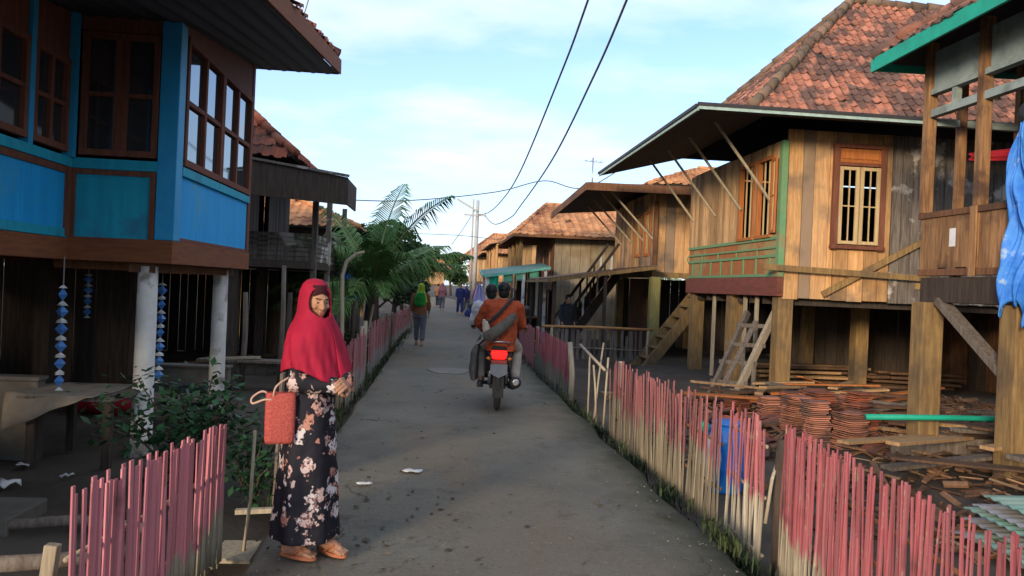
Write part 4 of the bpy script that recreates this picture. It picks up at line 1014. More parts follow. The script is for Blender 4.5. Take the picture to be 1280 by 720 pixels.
def plank_heap():
    rr = random.Random(21); n = 0
    def put(x,y,z,L,a,tilt,w,h,mat,label,grp):
        d = V((cos(a)*cos(tilt),sin(a)*cos(tilt),sin(tilt)))*L/2; c = V((x,y,z))
        tag(MB().bar(c-d,c+d,w,h).build('plank',mat,None,origin=c,bevel=.003),label,'plank',grp)
    for k in range(70):                                    # loose timber below the porch
        x = rr.uniform(4.9,9.0); y = rr.uniform(6.6,11.6); z = GZ+.10+rr.uniform(0,.36)
        if abs(x-5.62) < .3 and (abs(y-8.78) < .35 or abs(y-7.3) < .35): x += .55
        put(x,y,z,rr.uniform(.7,2.0),rr.gauss(.1,.5),rr.gauss(0,.06),rr.uniform(.08,.2),rr.uniform(.02,.045),rr.choice(('lumber','lumber','wood_brown','wood_tan','lumber_grey')),'weathered brown plank lying in the loose timber heap on the earth below the porch','loose planks below the porch')
    for k in range(40):                                    # planks between the stacks and the tan house
        x = rr.uniform(4.3,7.4); y = rr.uniform(11.2,13.0); z = GZ+.12+rr.uniform(0,.28)
        put(x,y,z,rr.uniform(.7,1.8),rr.gauss(.2,.6),rr.gauss(0,.08),rr.uniform(.08,.18),rr.uniform(.02,.04),rr.choice(('lumber','wood_tan','frame_orange','lumber_grey')),'brown plank lying in the messy heap behind the clay tile stacks','planks behind the clay tile stacks')
    for k in range(16):                                    # neat lumber far under the house
        put(7.3+rr.uniform(-.2,.3),15.6+.2*(k%4)+rr.uniform(-.04,.04),GZ+.10+.06*(k//4)*1.6,rr.uniform(1.9,2.8),rr.gauss(.0,.05),0,.16,.05,'wood_tan' if k%3 else 'lumber','tan plank in the stacked lumber stored under the floor of the tan house','lumber stored under the tan house')
    for k in range(14):
        put(9.4+rr.uniform(-.3,.3),15.0+.2*(k%4),GZ+.12+.09*(k//4),rr.uniform(1.2,2.2),rr.gauss(.0,.12),0,.15,.05,'lumber','red brown plank stacked deep under the tan house beside its middle post','planks deep under the tan house')
plank_heap()
def rubble():
    rr = random.Random(8); m = MB()
    for _ in range(2600):
        x = rr.uniform(2.7,9.2); y = rr.uniform(5.2,13.5)
        if x < 3.6 and rr.random() < .7: continue
        s = rr.choice((.04,.06,.1,.16,.24)); z = GZ+(.08 if x > 4.6 else .0)+rr.uniform(0,.12 if x > 4 else .04); a = rr.random()*6.3; ti = rr.gauss(0,.25)
        d = V((cos(a),sin(a),ti))*s; m.bar(V((x,y,z))-d, V((x,y,z))+d, rr.uniform(.02,.07), rr.uniform(.008,.025), (rr.gauss(0,.4),rr.gauss(0,.4),1))
    tag(m.build('wood_rubble','lumber',None,origin=(5.5,9,GZ)),'broken wood and tile rubble strewn over the earth under the porch and tan house','rubble',kind='stuff')
rubble()
tag(MB().tube([(4.75,8.45,.30),(5.8,8.5,.31),(7.2,8.6,.30)],.032,8).build('plastic_pipe','green_fascia',smooth=True),'long green plastic pipe lying across the timber heap below the porch','pipe')
tag(MB().bar((4.9,8.2,.02),(6.9,8.1,.1),.04,.16).build('long_board','lumber_grey',bevel=.004),'long grey board leaning along the heap just below the green pipe','plank')
for k in range(9):                                          # corrugated sheets stacked low at the right
    m = MB(); dx = R.uniform(-.12,.12); dy = R.uniform(-.08,.08)-.02*k; z = GZ+.05+.042*k; a = R.gauss(0,.02)
    sl = lambda x,y: (x*cos(a)-y*sin(a)+4.0+dx, x*sin(a)+y*cos(a)+4.75+dy)
    P = [sl(*p) for p in ((0,0),(3.0,0),(0,.85),(3.0,.85))]
    corr(m,(*P[0],z),(*P[1],z+.02),(*P[2],z+.03),(*P[3],z+.05),9,.007,6)
    tag(m.build('roofing_sheet','tin_green' if k%3 else 'tin_grey',None,True,0,.004),'pale green corrugated roofing sheet in the low stack behind the near right fence','roofing sheet','corrugated roofing sheets stacked behind the near right fence')
t = thing('plastic_barrel','blue plastic barrel standing behind the right fence below the tile stacks','barrel',(2.65,7.05,GZ))
m = MB(); m.lathe((2.65,7.05,GZ),[(.15,0),(.165,.03),(.17,.2),(.175,.22),(.17,.24),(.172,.44),(.178,.46),(.172,.48),(.165,.56),(.14,.60)],22); m.build('body','plastic_blue',t,smooth=True)
m = MB(); m.lathe((2.65,7.05,GZ+.60),[(.142,0),(.142,.03),(.12,.04)],22); m.build('lid','plastic_blue',t,smooth=True)
m = MB(); m.ell((2.40,6.75,.12),(.09,.09,.22),10,8); m.ell((2.42,6.75,.34),(.04,.04,.06),8,6)
tag(m.fuse('plastic_bag','bag_white',None,.02,2,True,.03,.1),'grey white plastic bag stuffed full beside the blue barrel','bag')
tag(MB().ell((2.42,6.98,.39),(.045,.045,.05),8,6).build('plastic_bottle_cap','green_fascia',smooth=True),'small green plastic float on the fence beside the blue barrel','float')
def pot(): pass
# ---- right fences
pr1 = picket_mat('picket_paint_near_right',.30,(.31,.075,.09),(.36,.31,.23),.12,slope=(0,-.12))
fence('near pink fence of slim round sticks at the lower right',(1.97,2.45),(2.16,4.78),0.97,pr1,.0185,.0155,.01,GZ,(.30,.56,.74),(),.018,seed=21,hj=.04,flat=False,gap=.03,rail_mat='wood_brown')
pr2 = picket_mat('picket_paint_sparse',.42,(.38,.11,.125),(.50,.44,.34),.14)
fence('sparse pink stick fence with a low bamboo rail between the two thick right fences',(2.16,5.08),(2.16,5.75),.95,pr2,.03,.018,.01,GZ,(.08,.46,.80),(),.02,seed=22,flat=False,gap=.25)
tag(MB().tube([(2.24,4.95,GZ-.05),(2.22,4.94,.3),(2.24,4.95,.66)],[.045,.05,.045],8).build('fence_post','wood_dark',smooth=True),'dark round fence post between the near right fence and the sparse one','post')
tag(MB().tube([(2.1,4.86,.15),(2.14,4.88,.42),(2.22,5.0,.50),(2.3,5.12,.47)],.012,6).build('bent_cane','bamboo_pale',smooth=True),'bent pale cane tied to the dark fence post on the right','stick')
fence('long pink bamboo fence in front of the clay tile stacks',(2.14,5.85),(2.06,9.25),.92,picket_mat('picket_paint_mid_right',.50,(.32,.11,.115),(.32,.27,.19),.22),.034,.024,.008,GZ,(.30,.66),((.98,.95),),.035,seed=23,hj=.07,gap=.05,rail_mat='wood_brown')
for k,(x,y,dx,h) in enumerate(((2.05,9.6,.02,.75),(2.04,9.95,-.03,.62),(2.08,10.35,.05,.88),(2.05,10.6,.0,.7))):
    tag(MB().tube([(x,y,GZ),(x+dx,y+.02,h*.5),(x+dx*2,y+.05,h)],.013,6).build('fence_stick','bamboo_pale',smooth=True),'lone pale stick left standing in the gap of the right fence before the white post','stick','lone sticks in the gap of the right fence')
tag(MB().tube([(2.0,9.4,.62),(2.0,10.2,.70),(1.98,11.0,.80)],.018,6).build('bamboo_rail','bamboo_pale',smooth=True),'broken bamboo rail bridging the gap of the right fence','stick')
tag(MB().tube([(2.0,11.75,GZ-.05),(2.01,11.75,.3),(1.96,11.78,.78)],[.045,.042,.038],8).build('fence_post','bamboo_pale',smooth=True),'pale crooked post at the near end of the far right pink fence','post')
fence('far right pink fence panel running toward the motorcycle',(1.98,11.9),(2.06,16.8),.92,picket_mat('picket_paint_far_right',.42,(.50,.12,.13),(.26,.235,.18),.12),.055,.05,.008,GZ,(.3,.6),((1,.95),),.012,seed=24,hj=.03)
fence('farthest right pink fence panel near the stall',(2.1,17.4),(2.3,22.5),.85,mt['pink_cloth'],.07,.055,.01,GZ,(.3,.6),((0,.9),(1,.9)),.02,seed=25,hj=.04)
fence('grey board fence with a pale top rail running from the road to the wooden stairs',(2.7,18.9),(5.0,18.9),.72,'lumber_grey',.13,.085,.012,-.1,(.28,),((0,.75),(1,.75)),.01,seed=26,hj=.02)
tag(MB().tube([(2.45,18.84,.66),(3.7,18.85,.68),(5.15,18.84,.67)],.032,8).build('top_rail_pole',M('sunlit_bamboo',(.50,.26,.10),(.40,.2,.08),5,sc=(.3,4,4)),smooth=True),'bamboo pole with orange sunlight in its colour laid along the top of the grey board fence','pole')  # warm sunlight on the pole is put into this orange
# ---- left fences further on
lf = picket_mat('picket_paint_left_far',.40,(.40,.15,.165),(.36,.34,.32),.16)
fence('pink board fence on the left just beyond the woman',(-1.17,10.7),(-1.2,13.5),.92,lf,.10,.085,.012,GZ,(.28,.6),((0,.9),(1,1.0)),.015,seed=31,rs=-1,hj=.07)
fence('pink and white jagged board fence on the left below the palm',(-1.2,14.3),(-1.16,19.2),.92,lf,.12,.105,.012,GZ,(.28,.6),((0,1.05),(1,1.0)),.015,seed=32,rs=-1,hj=.10)
fence('far left pink board fence beside the walking person',(-1.14,20.2),(-.95,27.5),.92,lf,.12,.10,.012,GZ,(.28,.6),((0,1.0),(1,1.0)),.015,seed=33,rs=-1,hj=.06)
fence('farthest left pink board fence fading beside the trees',(-.9,28.5),(-.62,38),.9,lf,.14,.12,.012,GZ,(.3,.6),((1,1.0),),.015,seed=34,rs=-1,hj=.06)
tag(MB().tube([(-1.24,10.35,GZ),(-1.22,10.36,.9),(-1.25,10.38,1.62),(-1.20,10.38,1.80),(-1.08,10.38,1.90),(-.98,10.38,1.93)],[.03,.028,.026,.025,.022,.018],8).build('bent_pole','bamboo_pale',smooth=True),'tall pale pole with a bent top standing behind the woman','pole')
tag(MB().tube([(-1.62,17.4,GZ),(-1.5,17.45,.45),(-1.42,17.5,1.05)],.03,6).build('leaning_pole','bamboo_pale',smooth=True),'pale stick leaning against the palm trunk','pole')
# ================================================================== third house on the right, stairs, lean-to
def third_house():
    t = thing('stilt_house','sunlit tan house with a drooping dark awning and a low lean-to over a staircase','house',(7,22.8,GZ),'wooden stilt houses along the village road')
    x0,x1,y0,y1 = 5.62,10.5,20.8,25.6; zt = 4.0
    hs = ((.35,1.0,2.6,3.75),(1.35,2.0,2.6,3.75))
    m = MB(); plank_wall(m,(x0,y0),(1,0),x1-x0,2.1,zt+.40,.24,holes=((2.0,2.7,2.7,3.8),)); plank_wall(m,(x0,y0),(0,1),y1-y0,2.1,zt+.28,.2,holes=hs); m.build('wall','wood_warm',t)
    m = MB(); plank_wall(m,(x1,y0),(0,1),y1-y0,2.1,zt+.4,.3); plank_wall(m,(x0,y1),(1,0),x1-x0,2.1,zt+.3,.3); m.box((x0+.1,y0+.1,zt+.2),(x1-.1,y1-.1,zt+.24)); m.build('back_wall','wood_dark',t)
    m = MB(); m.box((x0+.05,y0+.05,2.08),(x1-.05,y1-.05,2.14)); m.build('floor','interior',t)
    for a,b,c,d in hs: window(t,(x0-.02,y0+a+.04),(0,1),b-a-.08,c,d,'frame_orange',4,False,.08)
    m = MB(); m.box((x0-.05,y0-.05,1.98),(x0+.05,y1,2.17)); m.box((x0+.06,y0-.05,1.98),(x1,y0-.002,2.12)); m.build('floor_beam','wood_post',t)
    m = MB(); m.box((x0-.04,y0-.06,2.17),(x0+.05,y0+.06,zt)); m.build('corner_post','wood_brown',t)
    # awning
    ea,eb,ib = (3.6,20.0,4.26),(3.5,25.6,3.98),(5.9,25.6,4.20); ec,ic = (11.2,19.9,4.3),(10.6,21.3,4.5)
    ia2 = (5.75,21.4,4.50)
    m = MB(); corr(m,ea,ia2,eb,ib,40,.013,2); corr(m,ec,ic,ea,ia2,50,.013,2); m.build('awning','tin_dark',t,smooth=True,solid=.01)
    m = MB(); m.bar(V(ea)+V((0,-.02,-.07)),V(ec)+V((0,-.02,-.07)),.03,.2); m.bar(V(ea)+V((-.02,0,-.07)),V(eb)+V((-.02,0,-.07)),.03,.2); m.build('fascia','wood_brown',t)
    for y in (20.9,21.9,23.2,24.5): MB().bar((4.3,y-.1,4.28),(5.58,y,3.0),.03,.045).build('strut','bamboo_pale',t)
    E = [(5.5,21.1,4.52),(10.8,21.1,4.52),(10.8,25.8,4.52),(5.5,25.8,4.52)]; r0,r1 = (7.6,23.5,5.35),(9.0,23.5,5.35)
    F = [[E[0],E[1],r1,r0],[E[1],E[2],r1],[E[2],E[3],r0,r1],[E[3],E[0],r0]]
    m = MB(); [slab(m,P,.05) for P in F]; m.build('roof_deck','under',t)
    m = MB(); tiles(m,F[0],.22,.3); tiles(m,F[3],.22,.3); rf = m.build('roof','tile_far',t)
    m = MB(); [ridge(m,p,q) for p,q in ((E[0],r0),(E[3],r0),(E[1],r1),(r0,r1))]; m.build('ridge_cap','tile_far',rf,smooth=True)
    # lean-to
    a,b,c,d = (2.75,20.05,1.82),(2.75,25.4,1.82),(5.5,25.4,2.26),(5.5,20.05,2.26)
    m = MB(); corr(m,a,d,b,c,40,.012,2); lt = m.build('lean_to_roof','tin_rust',t,smooth=True,solid=.012)
    m = MB(); m.bar(V(a)+V((0,-.02,-.05)),V(d)+V((0,-.02,-.05)),.05,.09); m.bar(V(a)+V((-.02,0,-.06)),V(b)+V((-.02,0,-.06)),.05,.07); m.build('lean_to_beam','wood_post',t)
    for x,y,z in ((2.9,20.15,1.76),(2.9,22.8,1.76),(2.9,25.3,1.76),(4.2,20.15,1.98)): MB().box((x-.04,y-.04,GZ-.05),(x+.04,y+.04,z)).build('lean_to_post','wood_dark',t)
    MB().box((5.36,20.0,GZ-.05),(5.60,20.25,1.97)).build('post',M('mossy_post',(.30,.29,.10),(.2,.17,.07),4,sc=(3,3,.5),rough=.9),t,bevel=.01)
    for x,y in ((5.75,25.3),(8.0,20.95),(8.0,25.3),(10.3,20.95)): MB().box((x-.11,y-.11,GZ-.05),(x+.11,y+.11,1.978)).build('post','wood_post',t)
    m = MB(); plank_wall(m,(10.2,20.9),(0,1),4.6,GZ,2,.3); plank_wall(m,(5.8,25.3),(1,0),4.4,GZ,2,.3); m.build('under_wall','under',t)
    m = MB(); plank_wall(m,(5.9,21.0),(0,1),3.4,GZ,1.95,.3,holes=((.6,1.3,.8,1.7),)); m.build('under_wall','wood_brown',t)
third_house()
def stairs(label, foot, top, w, mat, steps, rail=False, seed=1):
    t = thing('wooden_stairs', label, 'stairs', foot); f = V(foot); p = V(top); d = p-f; s = V((-d.y,d.x,0)).normalized()*w/2
    for k in (-1,1): MB().bar(f+s*k,p+s*k,.06,.24).build('stringer',mat,t,bevel=.005)
    for i in range(1,steps):
        c = f+d*(i/steps)+V((0,0,.05)); MB().bar(c-s*.93,c+s*.93,.24,.035,(0,0,1)).build('tread',mat,t,bevel=.004)
    if rail:
        for k in (-1,1):
            MB().bar(f+s*k+V((0,0,.85)),p+s*k+V((0,0,.85)),.05,.07).build('handrail',rail,t)
            for i in range(1,steps,1):
                c = f+d*(i/steps)+s*k; MB().bar(c,c+V((0,0,.83)),.03,.05,(1,0,0)).build('baluster','white_post' if i%2 else rail,t)  # every second baluster white, for light showing through the gaps
stairs('wide weathered wooden stairs climbing to the far end of the tan house',(4.75,18.5,GZ-.05),(6.25,18.5,1.72),.85,'wood_post',8)
stairs('silhouette dark wooden staircase with white balusters for lit gaps under the third house lean-to',(3.3,22.2,GZ),(4.9,22.6,2.05),.7,'wood_dark',8,'wood_dark')  # dark wood and white balusters paint its silhouette and lit gaps

# ================================================================== fourth house and the green awning stall
def fourth_house():
    t = thing('stilt_house','small house with orange tiled roof and pale sunlit board wall behind the green awning','house',(5.4,30,GZ),'wooden stilt houses along the village road')
    x0,x1,y0,y1 = 3.95,7.6,27.9,33.0
    m = MB(); plank_wall(m,(x0,y0),(1,0),x1-x0,GZ,3.32,.33); m.build('end_wall','zinc_board',t)
    m = MB(); plank_wall(m,(x0,y0+.03),(0,1),y1-y0,1.5,3.3,.14,holes=((.5,1.2,2.1,3.0),(2.2,3.0,2.1,3.0))); plank_wall(m,(x1,y0),(0,1),y1-y0,GZ,3.3,.3); plank_wall(m,(x0,y1),(1,0),x1-x0,GZ,3.3,.3); m.build('wall','wood_brown',t)
    for a in (.55,2.25): window(t,(x0-.03,y0+a),(0,1),.62,2.15,2.95,'frame_brown',4,False,.07)
    # veranda
    m = MB(); m.box((2.75,y0+.3,1.42),(x0,y1,1.5)); m.build('floor','wood_brown',t)
    m = MB()
    for k in range(14): m.box((2.78,y0+.35+.35*k,1.5),(2.81,y0+.50+.35*k,2.15))
    m.box((2.76,y0+.32,2.152),(2.83,y1,2.21)); m.build('balustrade','wood_tan',t)
    for y in (y0+.35,29.6,31.3,32.9): MB().box((2.74,y-.06,GZ),(2.86,y+.06,3.28)).build('post','wood_post',t)
    E = [(2.45,27.15,3.38),(8.2,27.15,3.42),(8.2,33.5,3.42),(2.45,33.5,3.38)]; r0,r1 = (3.9,30.2,4.75),(6.6,30.2,4.75)
    F = [[E[0],E[1],r1,r0],[E[1],E[2],r1],[E[2],E[3],r0,r1],[E[3],E[0],r0]]
    m = MB(); [slab(m,P,.06) for P in F]; m.build('roof_deck','wood_brown',t)
    m = MB(); tiles(m,F[0],.24,.32); tiles(m,F[3],.24,.32); rf = m.build('roof','tile_far',t)
    m = MB(); [ridge(m,p,q) for p,q in ((E[0],r0),(E[3],r0),(E[1],r1),(r0,r1))]; m.build('ridge_cap','tile_far',rf,smooth=True)
    m = MB(); m.bar((2.42,27.1,3.33),(8.2,27.1,3.37),.04,.10); m.bar((2.42,27.1,3.33),(2.42,33.5,3.33),.04,.10); m.build('fascia','wood_brown',t)
fourth_house()
def stall():
    t = thing('market_stall','roadside stall with a pale green awning and hanging green cloth valance on white posts','stall',(2.7,26.6,GZ))
    a,b,c,d = (1.72,25.4,1.88),(1.72,27.7,2.08),(3.85,27.7,2.42),(3.85,25.4,2.24)
    m = MB(); corr(m,a,d,b,c,20,.015,2); m.build('awning','tin_green',t,smooth=True,solid=.012)
    m = MB(); m.bar(V(a)+V((0,-.02,-.03)),V(d)+V((0,-.02,-.03)),.03,.08); m.bar(V(a)+V((-.02,0,-.03)),V(b)+V((-.02,0,-.03)),.03,.08); m.build('awning_edge',M('stall_edge',(.20,.56,.42),(.15,.46,.34),6,rough=.6),t)
    for x,y,z in ((1.85,25.5,1.9),(3.0,25.5,2.1),(3.7,25.5,2.24),(1.85,27.6,1.9),(3.7,27.6,2.24)): MB().box((x-.045,y-.045,GZ-.03),(x+.045,y+.045,z)).build('post','white_post',t)
    sheet(lambda u,v:(1.86+.34*u,25.48+.03*sin(u*14+v*2),1.9+.06*u-v*.62),10,6,'curtain',M('stall_cloth',(.02,.46,.26),(.016,.38,.21),5,rough=.8),t,.008)
    for k in range(3): sheet(lambda u,v:(2.35+.42*k+.30*u,25.46+.01*sin(u*9),1.98+.08*k-v*.30),4,3,'valance_panel',M('valance_cloth',(.22,.58,.36),(.12,.46,.26),14,rough=.8),t,.008)
    m = MB(); m.box((2.0,25.7,.55),(3.6,26.5,.6)); m.build('counter','wood_brown',t)
    m = MB(); m.box((2.05,25.75,GZ),(2.1,26.45,.549)); m.box((3.5,25.75,GZ),(3.55,26.45,.549)); m.box((2.1,26.4,GZ),(3.5,26.44,.549)); m.build('counter_support','wood_dark',t)
    m = MB(); plank_wall(m,(3.0,27.75),(1,0),.85,GZ,2.2,.2); m.build('back_wall','wood_dark',t)
    t.location.x -= .35
stall()

def hung():
    def fn(a,b):
        w = .04+.15*min(1,b*1.8)**.7; th = (a-.5)*2
        return (1.25+th*w, 25.35-.05*cos(th*9), 1.60-b*.78+.03*cos(th*3))
    t = thing('hanging_garment','long lilac white garment hanging from the stall corner beside the road','garment',(1.25,25.35,.82))
    sheet(fn,24,14,'cloth_body','lilac_cloth',t,.01)
    MB().tube([(1.25,25.36,1.58),(1.28,25.38,1.75),(1.38,25.4,1.9)],.008,5).build('hanger','cable',t)
hung()
# ---- farther houses, right
simple_house('far house with tall orange lit posts and a rusty roof beyond the stall',3.6,8.5,36.5,43.0,1.9,3.9,.5,'wood_tan','tile_far',-1,.7,4,tile_faces=(0,3),seed=11,ridge_axis='y')
t = thing('pole_frame','open frame of tall sunlit poles standing along the road beyond the stall','frame',(2.6,40,GZ))
for k in range(6): MB().tube([(2.45,35.5+1.5*k,GZ),(2.45+R.uniform(-.06,.06),35.5+1.5*k,3.5)],.06,6).build('pole','wood_warm',t)
for z in (2.0,3.4): MB().tube([(2.45,35.3,z),(2.45,43.2,z)],.05,6).build('crossbar','wood_warm',t)
m = MB(); corr(m,(2.1,35.2,3.4),(3.7,35.2,3.75),(2.1,43.2,3.4),(3.7,43.2,3.75),30,.015,2); m.build('roof_sheet','tin_rust',t,smooth=True,solid=.01)
simple_house('far house with a grey tin coloured roof beside the utility pole',4.4,9,46,52,2.0,4.2,.55,'wood_brown','tin_grey',-1,.8,3,tile_faces=(0,3),seed=12,ridge_axis='y')
simple_house('distant brown house on the right beyond the utility pole',3.6,8.5,55,61,1.8,3.9,.5,'wood_tan','tile_far',-1,.8,3,tile_faces=(0,3),seed=13)
simple_house('most distant orange roofed house at the end of the right row',2.6,8.0,66,73,1.8,4.0,.5,'wood_tan','tile_far',-1,.8,3,tile_faces=(0,3),seed=14)
simple_house('distant orange roofed house among the trees at the end of the road',-3.6,.4,92,99,1.4,3.2,.5,'wood_tan','tile_far',1,.8,3,tile_faces=(0,1),seed=16)
simple_house('far dark house hidden behind the palm and trees on the left',-9.5,-3.6,33,39,1.5,3.3,.45,'wood_grey','tile_far',1,.8,3,tile_faces=(0,1),seed=15,ridge_axis='y')

# ================================================================== palm and trees
def palm(label, base, trunk_h, n, L, seed, spec=None):
    rr = random.Random(seed); t = thing('coconut_palm', label, 'palm tree', base); b = V(base)
    m = MB(); top = b+V((.05,0,trunk_h)); m.tube([b+V((0,0,-.1)),b.lerp(top,.3),b.lerp(top,.7),top],[.19,.15,.13,.10],10)
    for k in range(7):
        a = k*2.4; m.tube([top+V((0,0,-.25)), top+V((cos(a)*.14,sin(a)*.14,.12))],[.06,.03],5)
    m.build('trunk','bark',t,smooth=True)
    for k in range(n):
        if spec and k < len(spec): az,el,LL,dr = spec[k]
        else: az = rr.uniform(.35,5.0); el = rr.uniform(.05,.9); LL = L*rr.uniform(.75,1.1); dr = rr.uniform(.7,1.3)
        d = V((cos(az),sin(az),0)); pts = []; p = V(top); e = el; N = 22
        for i in range(N+1):
            pts.append(V(p)); st = LL/N; p = p+(d*cos(e)+V((0,0,1))*sin(e))*st; e -= dr/N*(.35+1.2*i/N)
        r = MB(); r.tube(pts,[.028*(1-.8*i/N)+.004 for i in range(N+1)],5)
        lf = MB(); side = V((-d.y,d.x,0))
        for i in range(3,int(N*2.6)):
            s = i/2.6; i0 = int(s); f = s-i0
            if i0+1 > N: break
            q = pts[i0].lerp(pts[i0+1],f); tan = (pts[i0+1]-pts[i0]).normalized(); up = side.cross(tan)
            if up.z < 0: up = -up
            tt = s/N; ll = LL*.30*(sin(pi*min(1,tt*.88+.12))**.6)*rr.uniform(.85,1.1)
            for sd in (-1,1):
                if rr.random() < .06: continue
                dv = (side*sd*.78+tan*.55+up*.18).normalized(); w = .018*rr.uniform(.8,1.2)
                m1 = q+dv*ll*.5+V((0,0,-.04*ll)); tip = q+dv*ll*.92+V((0,0,-ll*rr.uniform(.3,.75)))
                wv = tan*w
                lf.add([q-wv*.5,q+wv*.5,m1+wv,m1-wv,tip],[(0,1,2,3),(3,2,4)])
        f = lf.build('frond','frond',t); r.build('rachis','rachis',f,smooth=True)
palm('young coconut palm with drooping feathery fronds behind the left fence',(-1.55,18.0,GZ),1.55,34,2.4,4,
     [(radians(-25),1.15,2.9,.9),(radians(8),.70,2.5,1.0),(radians(200),.95,2.4,1.5),(radians(60),1.35,2.8,.6),(radians(-75),.45,1.7,1.6),(radians(190),.35,2.0,1.5),(radians(150),1.2,2.6,1.0),(radians(-100),.5,1.7,1.7),(radians(230),.2,1.8,1.2),(radians(-50),.95,1.9,1.5)])
tree('dark green leafy tree directly behind the palm',(-1.9,25,GZ),3.6,12,5200,.11,'leaf_dark',1)
tree('dense dark tree on the left beyond the palm, overhanging the fence',(-1.75,31,GZ),3.6,13,5200,.13,'leaf_dark',2)
tree('paler green tree on the left beyond the dark trees',(-1.9,42,GZ),3.7,11,4200,.16,'leaf_mid',3)
tree('olive green tree on the left near the end of the road',(-2.6,56,GZ),4.4,11,3600,.2,'leaf_olive',4)
tree('tall hazy green tree at the far end of the road',(-3.0,76,GZ),5.2,11,3200,.26,'leaf_olive',5)
tree('low leafy tree between the orange roof and the palm',(-3.3,22.5,GZ),2.3,9,2600,.09,'leaf_dark',6)
tree('wide green tree closing the far end of the road',(1.6,118,GZ),6.5,12,3000,.4,'leaf_mid',8,.2)
tree('green tree behind the far right houses',(6.5,84,GZ),5.0,10,2200,.3,'leaf_mid',9)
shrub('low green bush growing at the foot of the palm',(-1.75,17.0,GZ),(.5,.6,.75),800,.09,'leaf_mid',8,9)
shrub('yellow green bush beside the left fence beyond the palm',(-1.5,23.3,GZ),(.4,.8,.8),700,.10,'leaf_olive',9,9)
# far left scrub
m = MB(); rr = random.Random(5)
for k in range(30): leaves(m,(rr.uniform(-60,-6),rr.uniform(60,150),2+rr.random()*2.5),(4,4,2.6),260,.45,rr)
for k in range(18): leaves(m,(rr.uniform(6,60),rr.uniform(95,150),2+rr.random()*2.5),(4,4,2.6),260,.45,rr)
tag(m.build('distant_wood','leaf_olive',None,origin=(0,100,GZ)),'distant mass of trees beyond the village','wood',kind='stuff')
# dark odds and ends between the fence and the palm
t = thing('low_table','low dark table with junk standing behind the left fence near the palm','table',(-2.2,14.8,GZ))
m = MB(); m.box((-2.7,14.4,.36),(-1.7,15.2,.40)); m.build('tabletop','lumber_grey',t)
for x in (-2.6,-1.8):
    for y in (14.5,15.1): MB().box((x-.03,y-.03,GZ-.03),(x+.03,y+.03,.359)).build('leg','wood_dark',t)
bundle('pale folded cloth lying on the low dark table',(-2.2,14.8,.40),(.25,.2,.14),'beige_cloth',7)
for k,(x,y,h,q) in enumerate(((-1.75,13.9,.95,'dark fence post between the first and second pink board fences'),(-1.7,16.2,1.15,'dark upright post beside the palm trunk'),(-2.55,13.9,1.3,'grey upright post left of the low dark table'))):
    tag(MB().tube([(x,y,GZ-.05),(x+.02,y,h)],[.05,.04],7).build('wooden_post','wood_dark',smooth=True),q,'post')

# ================================================================== pole and wires
def upole():
    t = thing('utility_pole','pale utility pole with a slanted side arm standing beyond the stall','pole',(2.1,50,GZ))
    MB().tube([(2.1,50,GZ-.1),(2.12,50,3),(2.13,50,6.85)],[.15,.13,.10],10).build('shaft','pole_paint',t,smooth=True)
    MB().tube([(1.85,49.9,6.9),(1.86,49.9,.0)],[.05,.06],8).build('second_shaft','pole_paint',t,smooth=True)
    MB().bar((2.1,49.85,6.15),(.82,49.8,6.85),.08,.10).build('side_arm','pole_paint',t)
    MB().bar((1.3,49.85,5.9),(2.7,49.85,5.9),.07,.08).build('cross_arm','pole_paint',t)
    for x in (1.4,2.6): MB().lathe((x,49.85,5.95),[(.03,0),(.05,.04),(.03,.08),(.05,.12),(.02,.15)],8).build('insulator','white_post',t)
    MB().tube([(1.95,50,6.2),(1.2,50,4.9),(.6,50.2,4.0)],.02,5).build('stay_wire','cable',t)
upole()
def wire(label, pts, r):
    # smooth curve through the points
    P = [V(p) for p in pts]; out = []
    for i in range(len(P)-1):
        a = P[max(i-1,0)]; b = P[i]; c = P[i+1]; d = P[min(i+2,len(P)-1)]
        for k in range(8):
            t = k/8; out.append(.5*((2*b)+(c-a)*t+(2*a-5*b+4*c-d)*t*t+(3*b-a-3*c+d)*t**3))
    out.append(P[-1]); tag(MB().tube(out,r,5).build('power_cable','cable',smooth=True),label,'cable',group='overhead cables above the road')
wire('thick overhead cable sagging down to the utility pole, left one of the two steep cables',[(2.4,2,9.6),(2.4,8,8.0),(2.4,14.1,6.72),(2.4,17.3,6.19),(2.4,25.6,5.26),(2.4,33,5.12),(2.3,41,5.3),(2.15,50,5.95)],.022)
wire('thick overhead cable sagging behind the roofs, right one of the two steep cables',[(2.8,2,9.0),(2.8,8,7.5),(2.8,12.7,6.28),(2.8,15.55,5.7),(2.8,21,4.95),(2.8,29.3,4.52),(2.8,33.3,4.44),(2.7,42,4.8),(2.6,50,5.9)],.022)
wire('thin cable crossing high over the road from the palm to the right hand roofs',[(-6,22,3.75),(-2.47,22,3.72),(-.75,22,3.81),(1.42,22,4.15),(2.74,22,4.53),(4.09,22,4.47),(6.5,22.3,6.3)],.014)
wire('thin lower cable crossing the road near the utility pole',[(-5,40,3.9),(.5,40,4.0),(3.4,40,3.85),(4.5,40,4.1)],.014)
wire('short cable above the blue house roof edge',[(-1.75,9.5,4.55),(-1.72,9.8,4.9),(-1.5,9.9,6.2)],.006)
t = thing('roof_antenna','thin television antenna standing on the roof of the third right house','antenna',(4.4,23.4,4.5))
m = MB(); m.tube([(4.2,22.6,4.3),(4.2,22.6,5.35)],.018,6); m.build('mast','steel',t,smooth=True)
m = MB(); m.bar((3.95,22.6,5.25),(4.5,22.6,5.22),.015,.015)
for k in range(4): m.bar((4.0+.14*k,22.4,5.25),(4.0+.14*k,22.8,5.25),.01,.01)
m.build('aerial','steel',t)
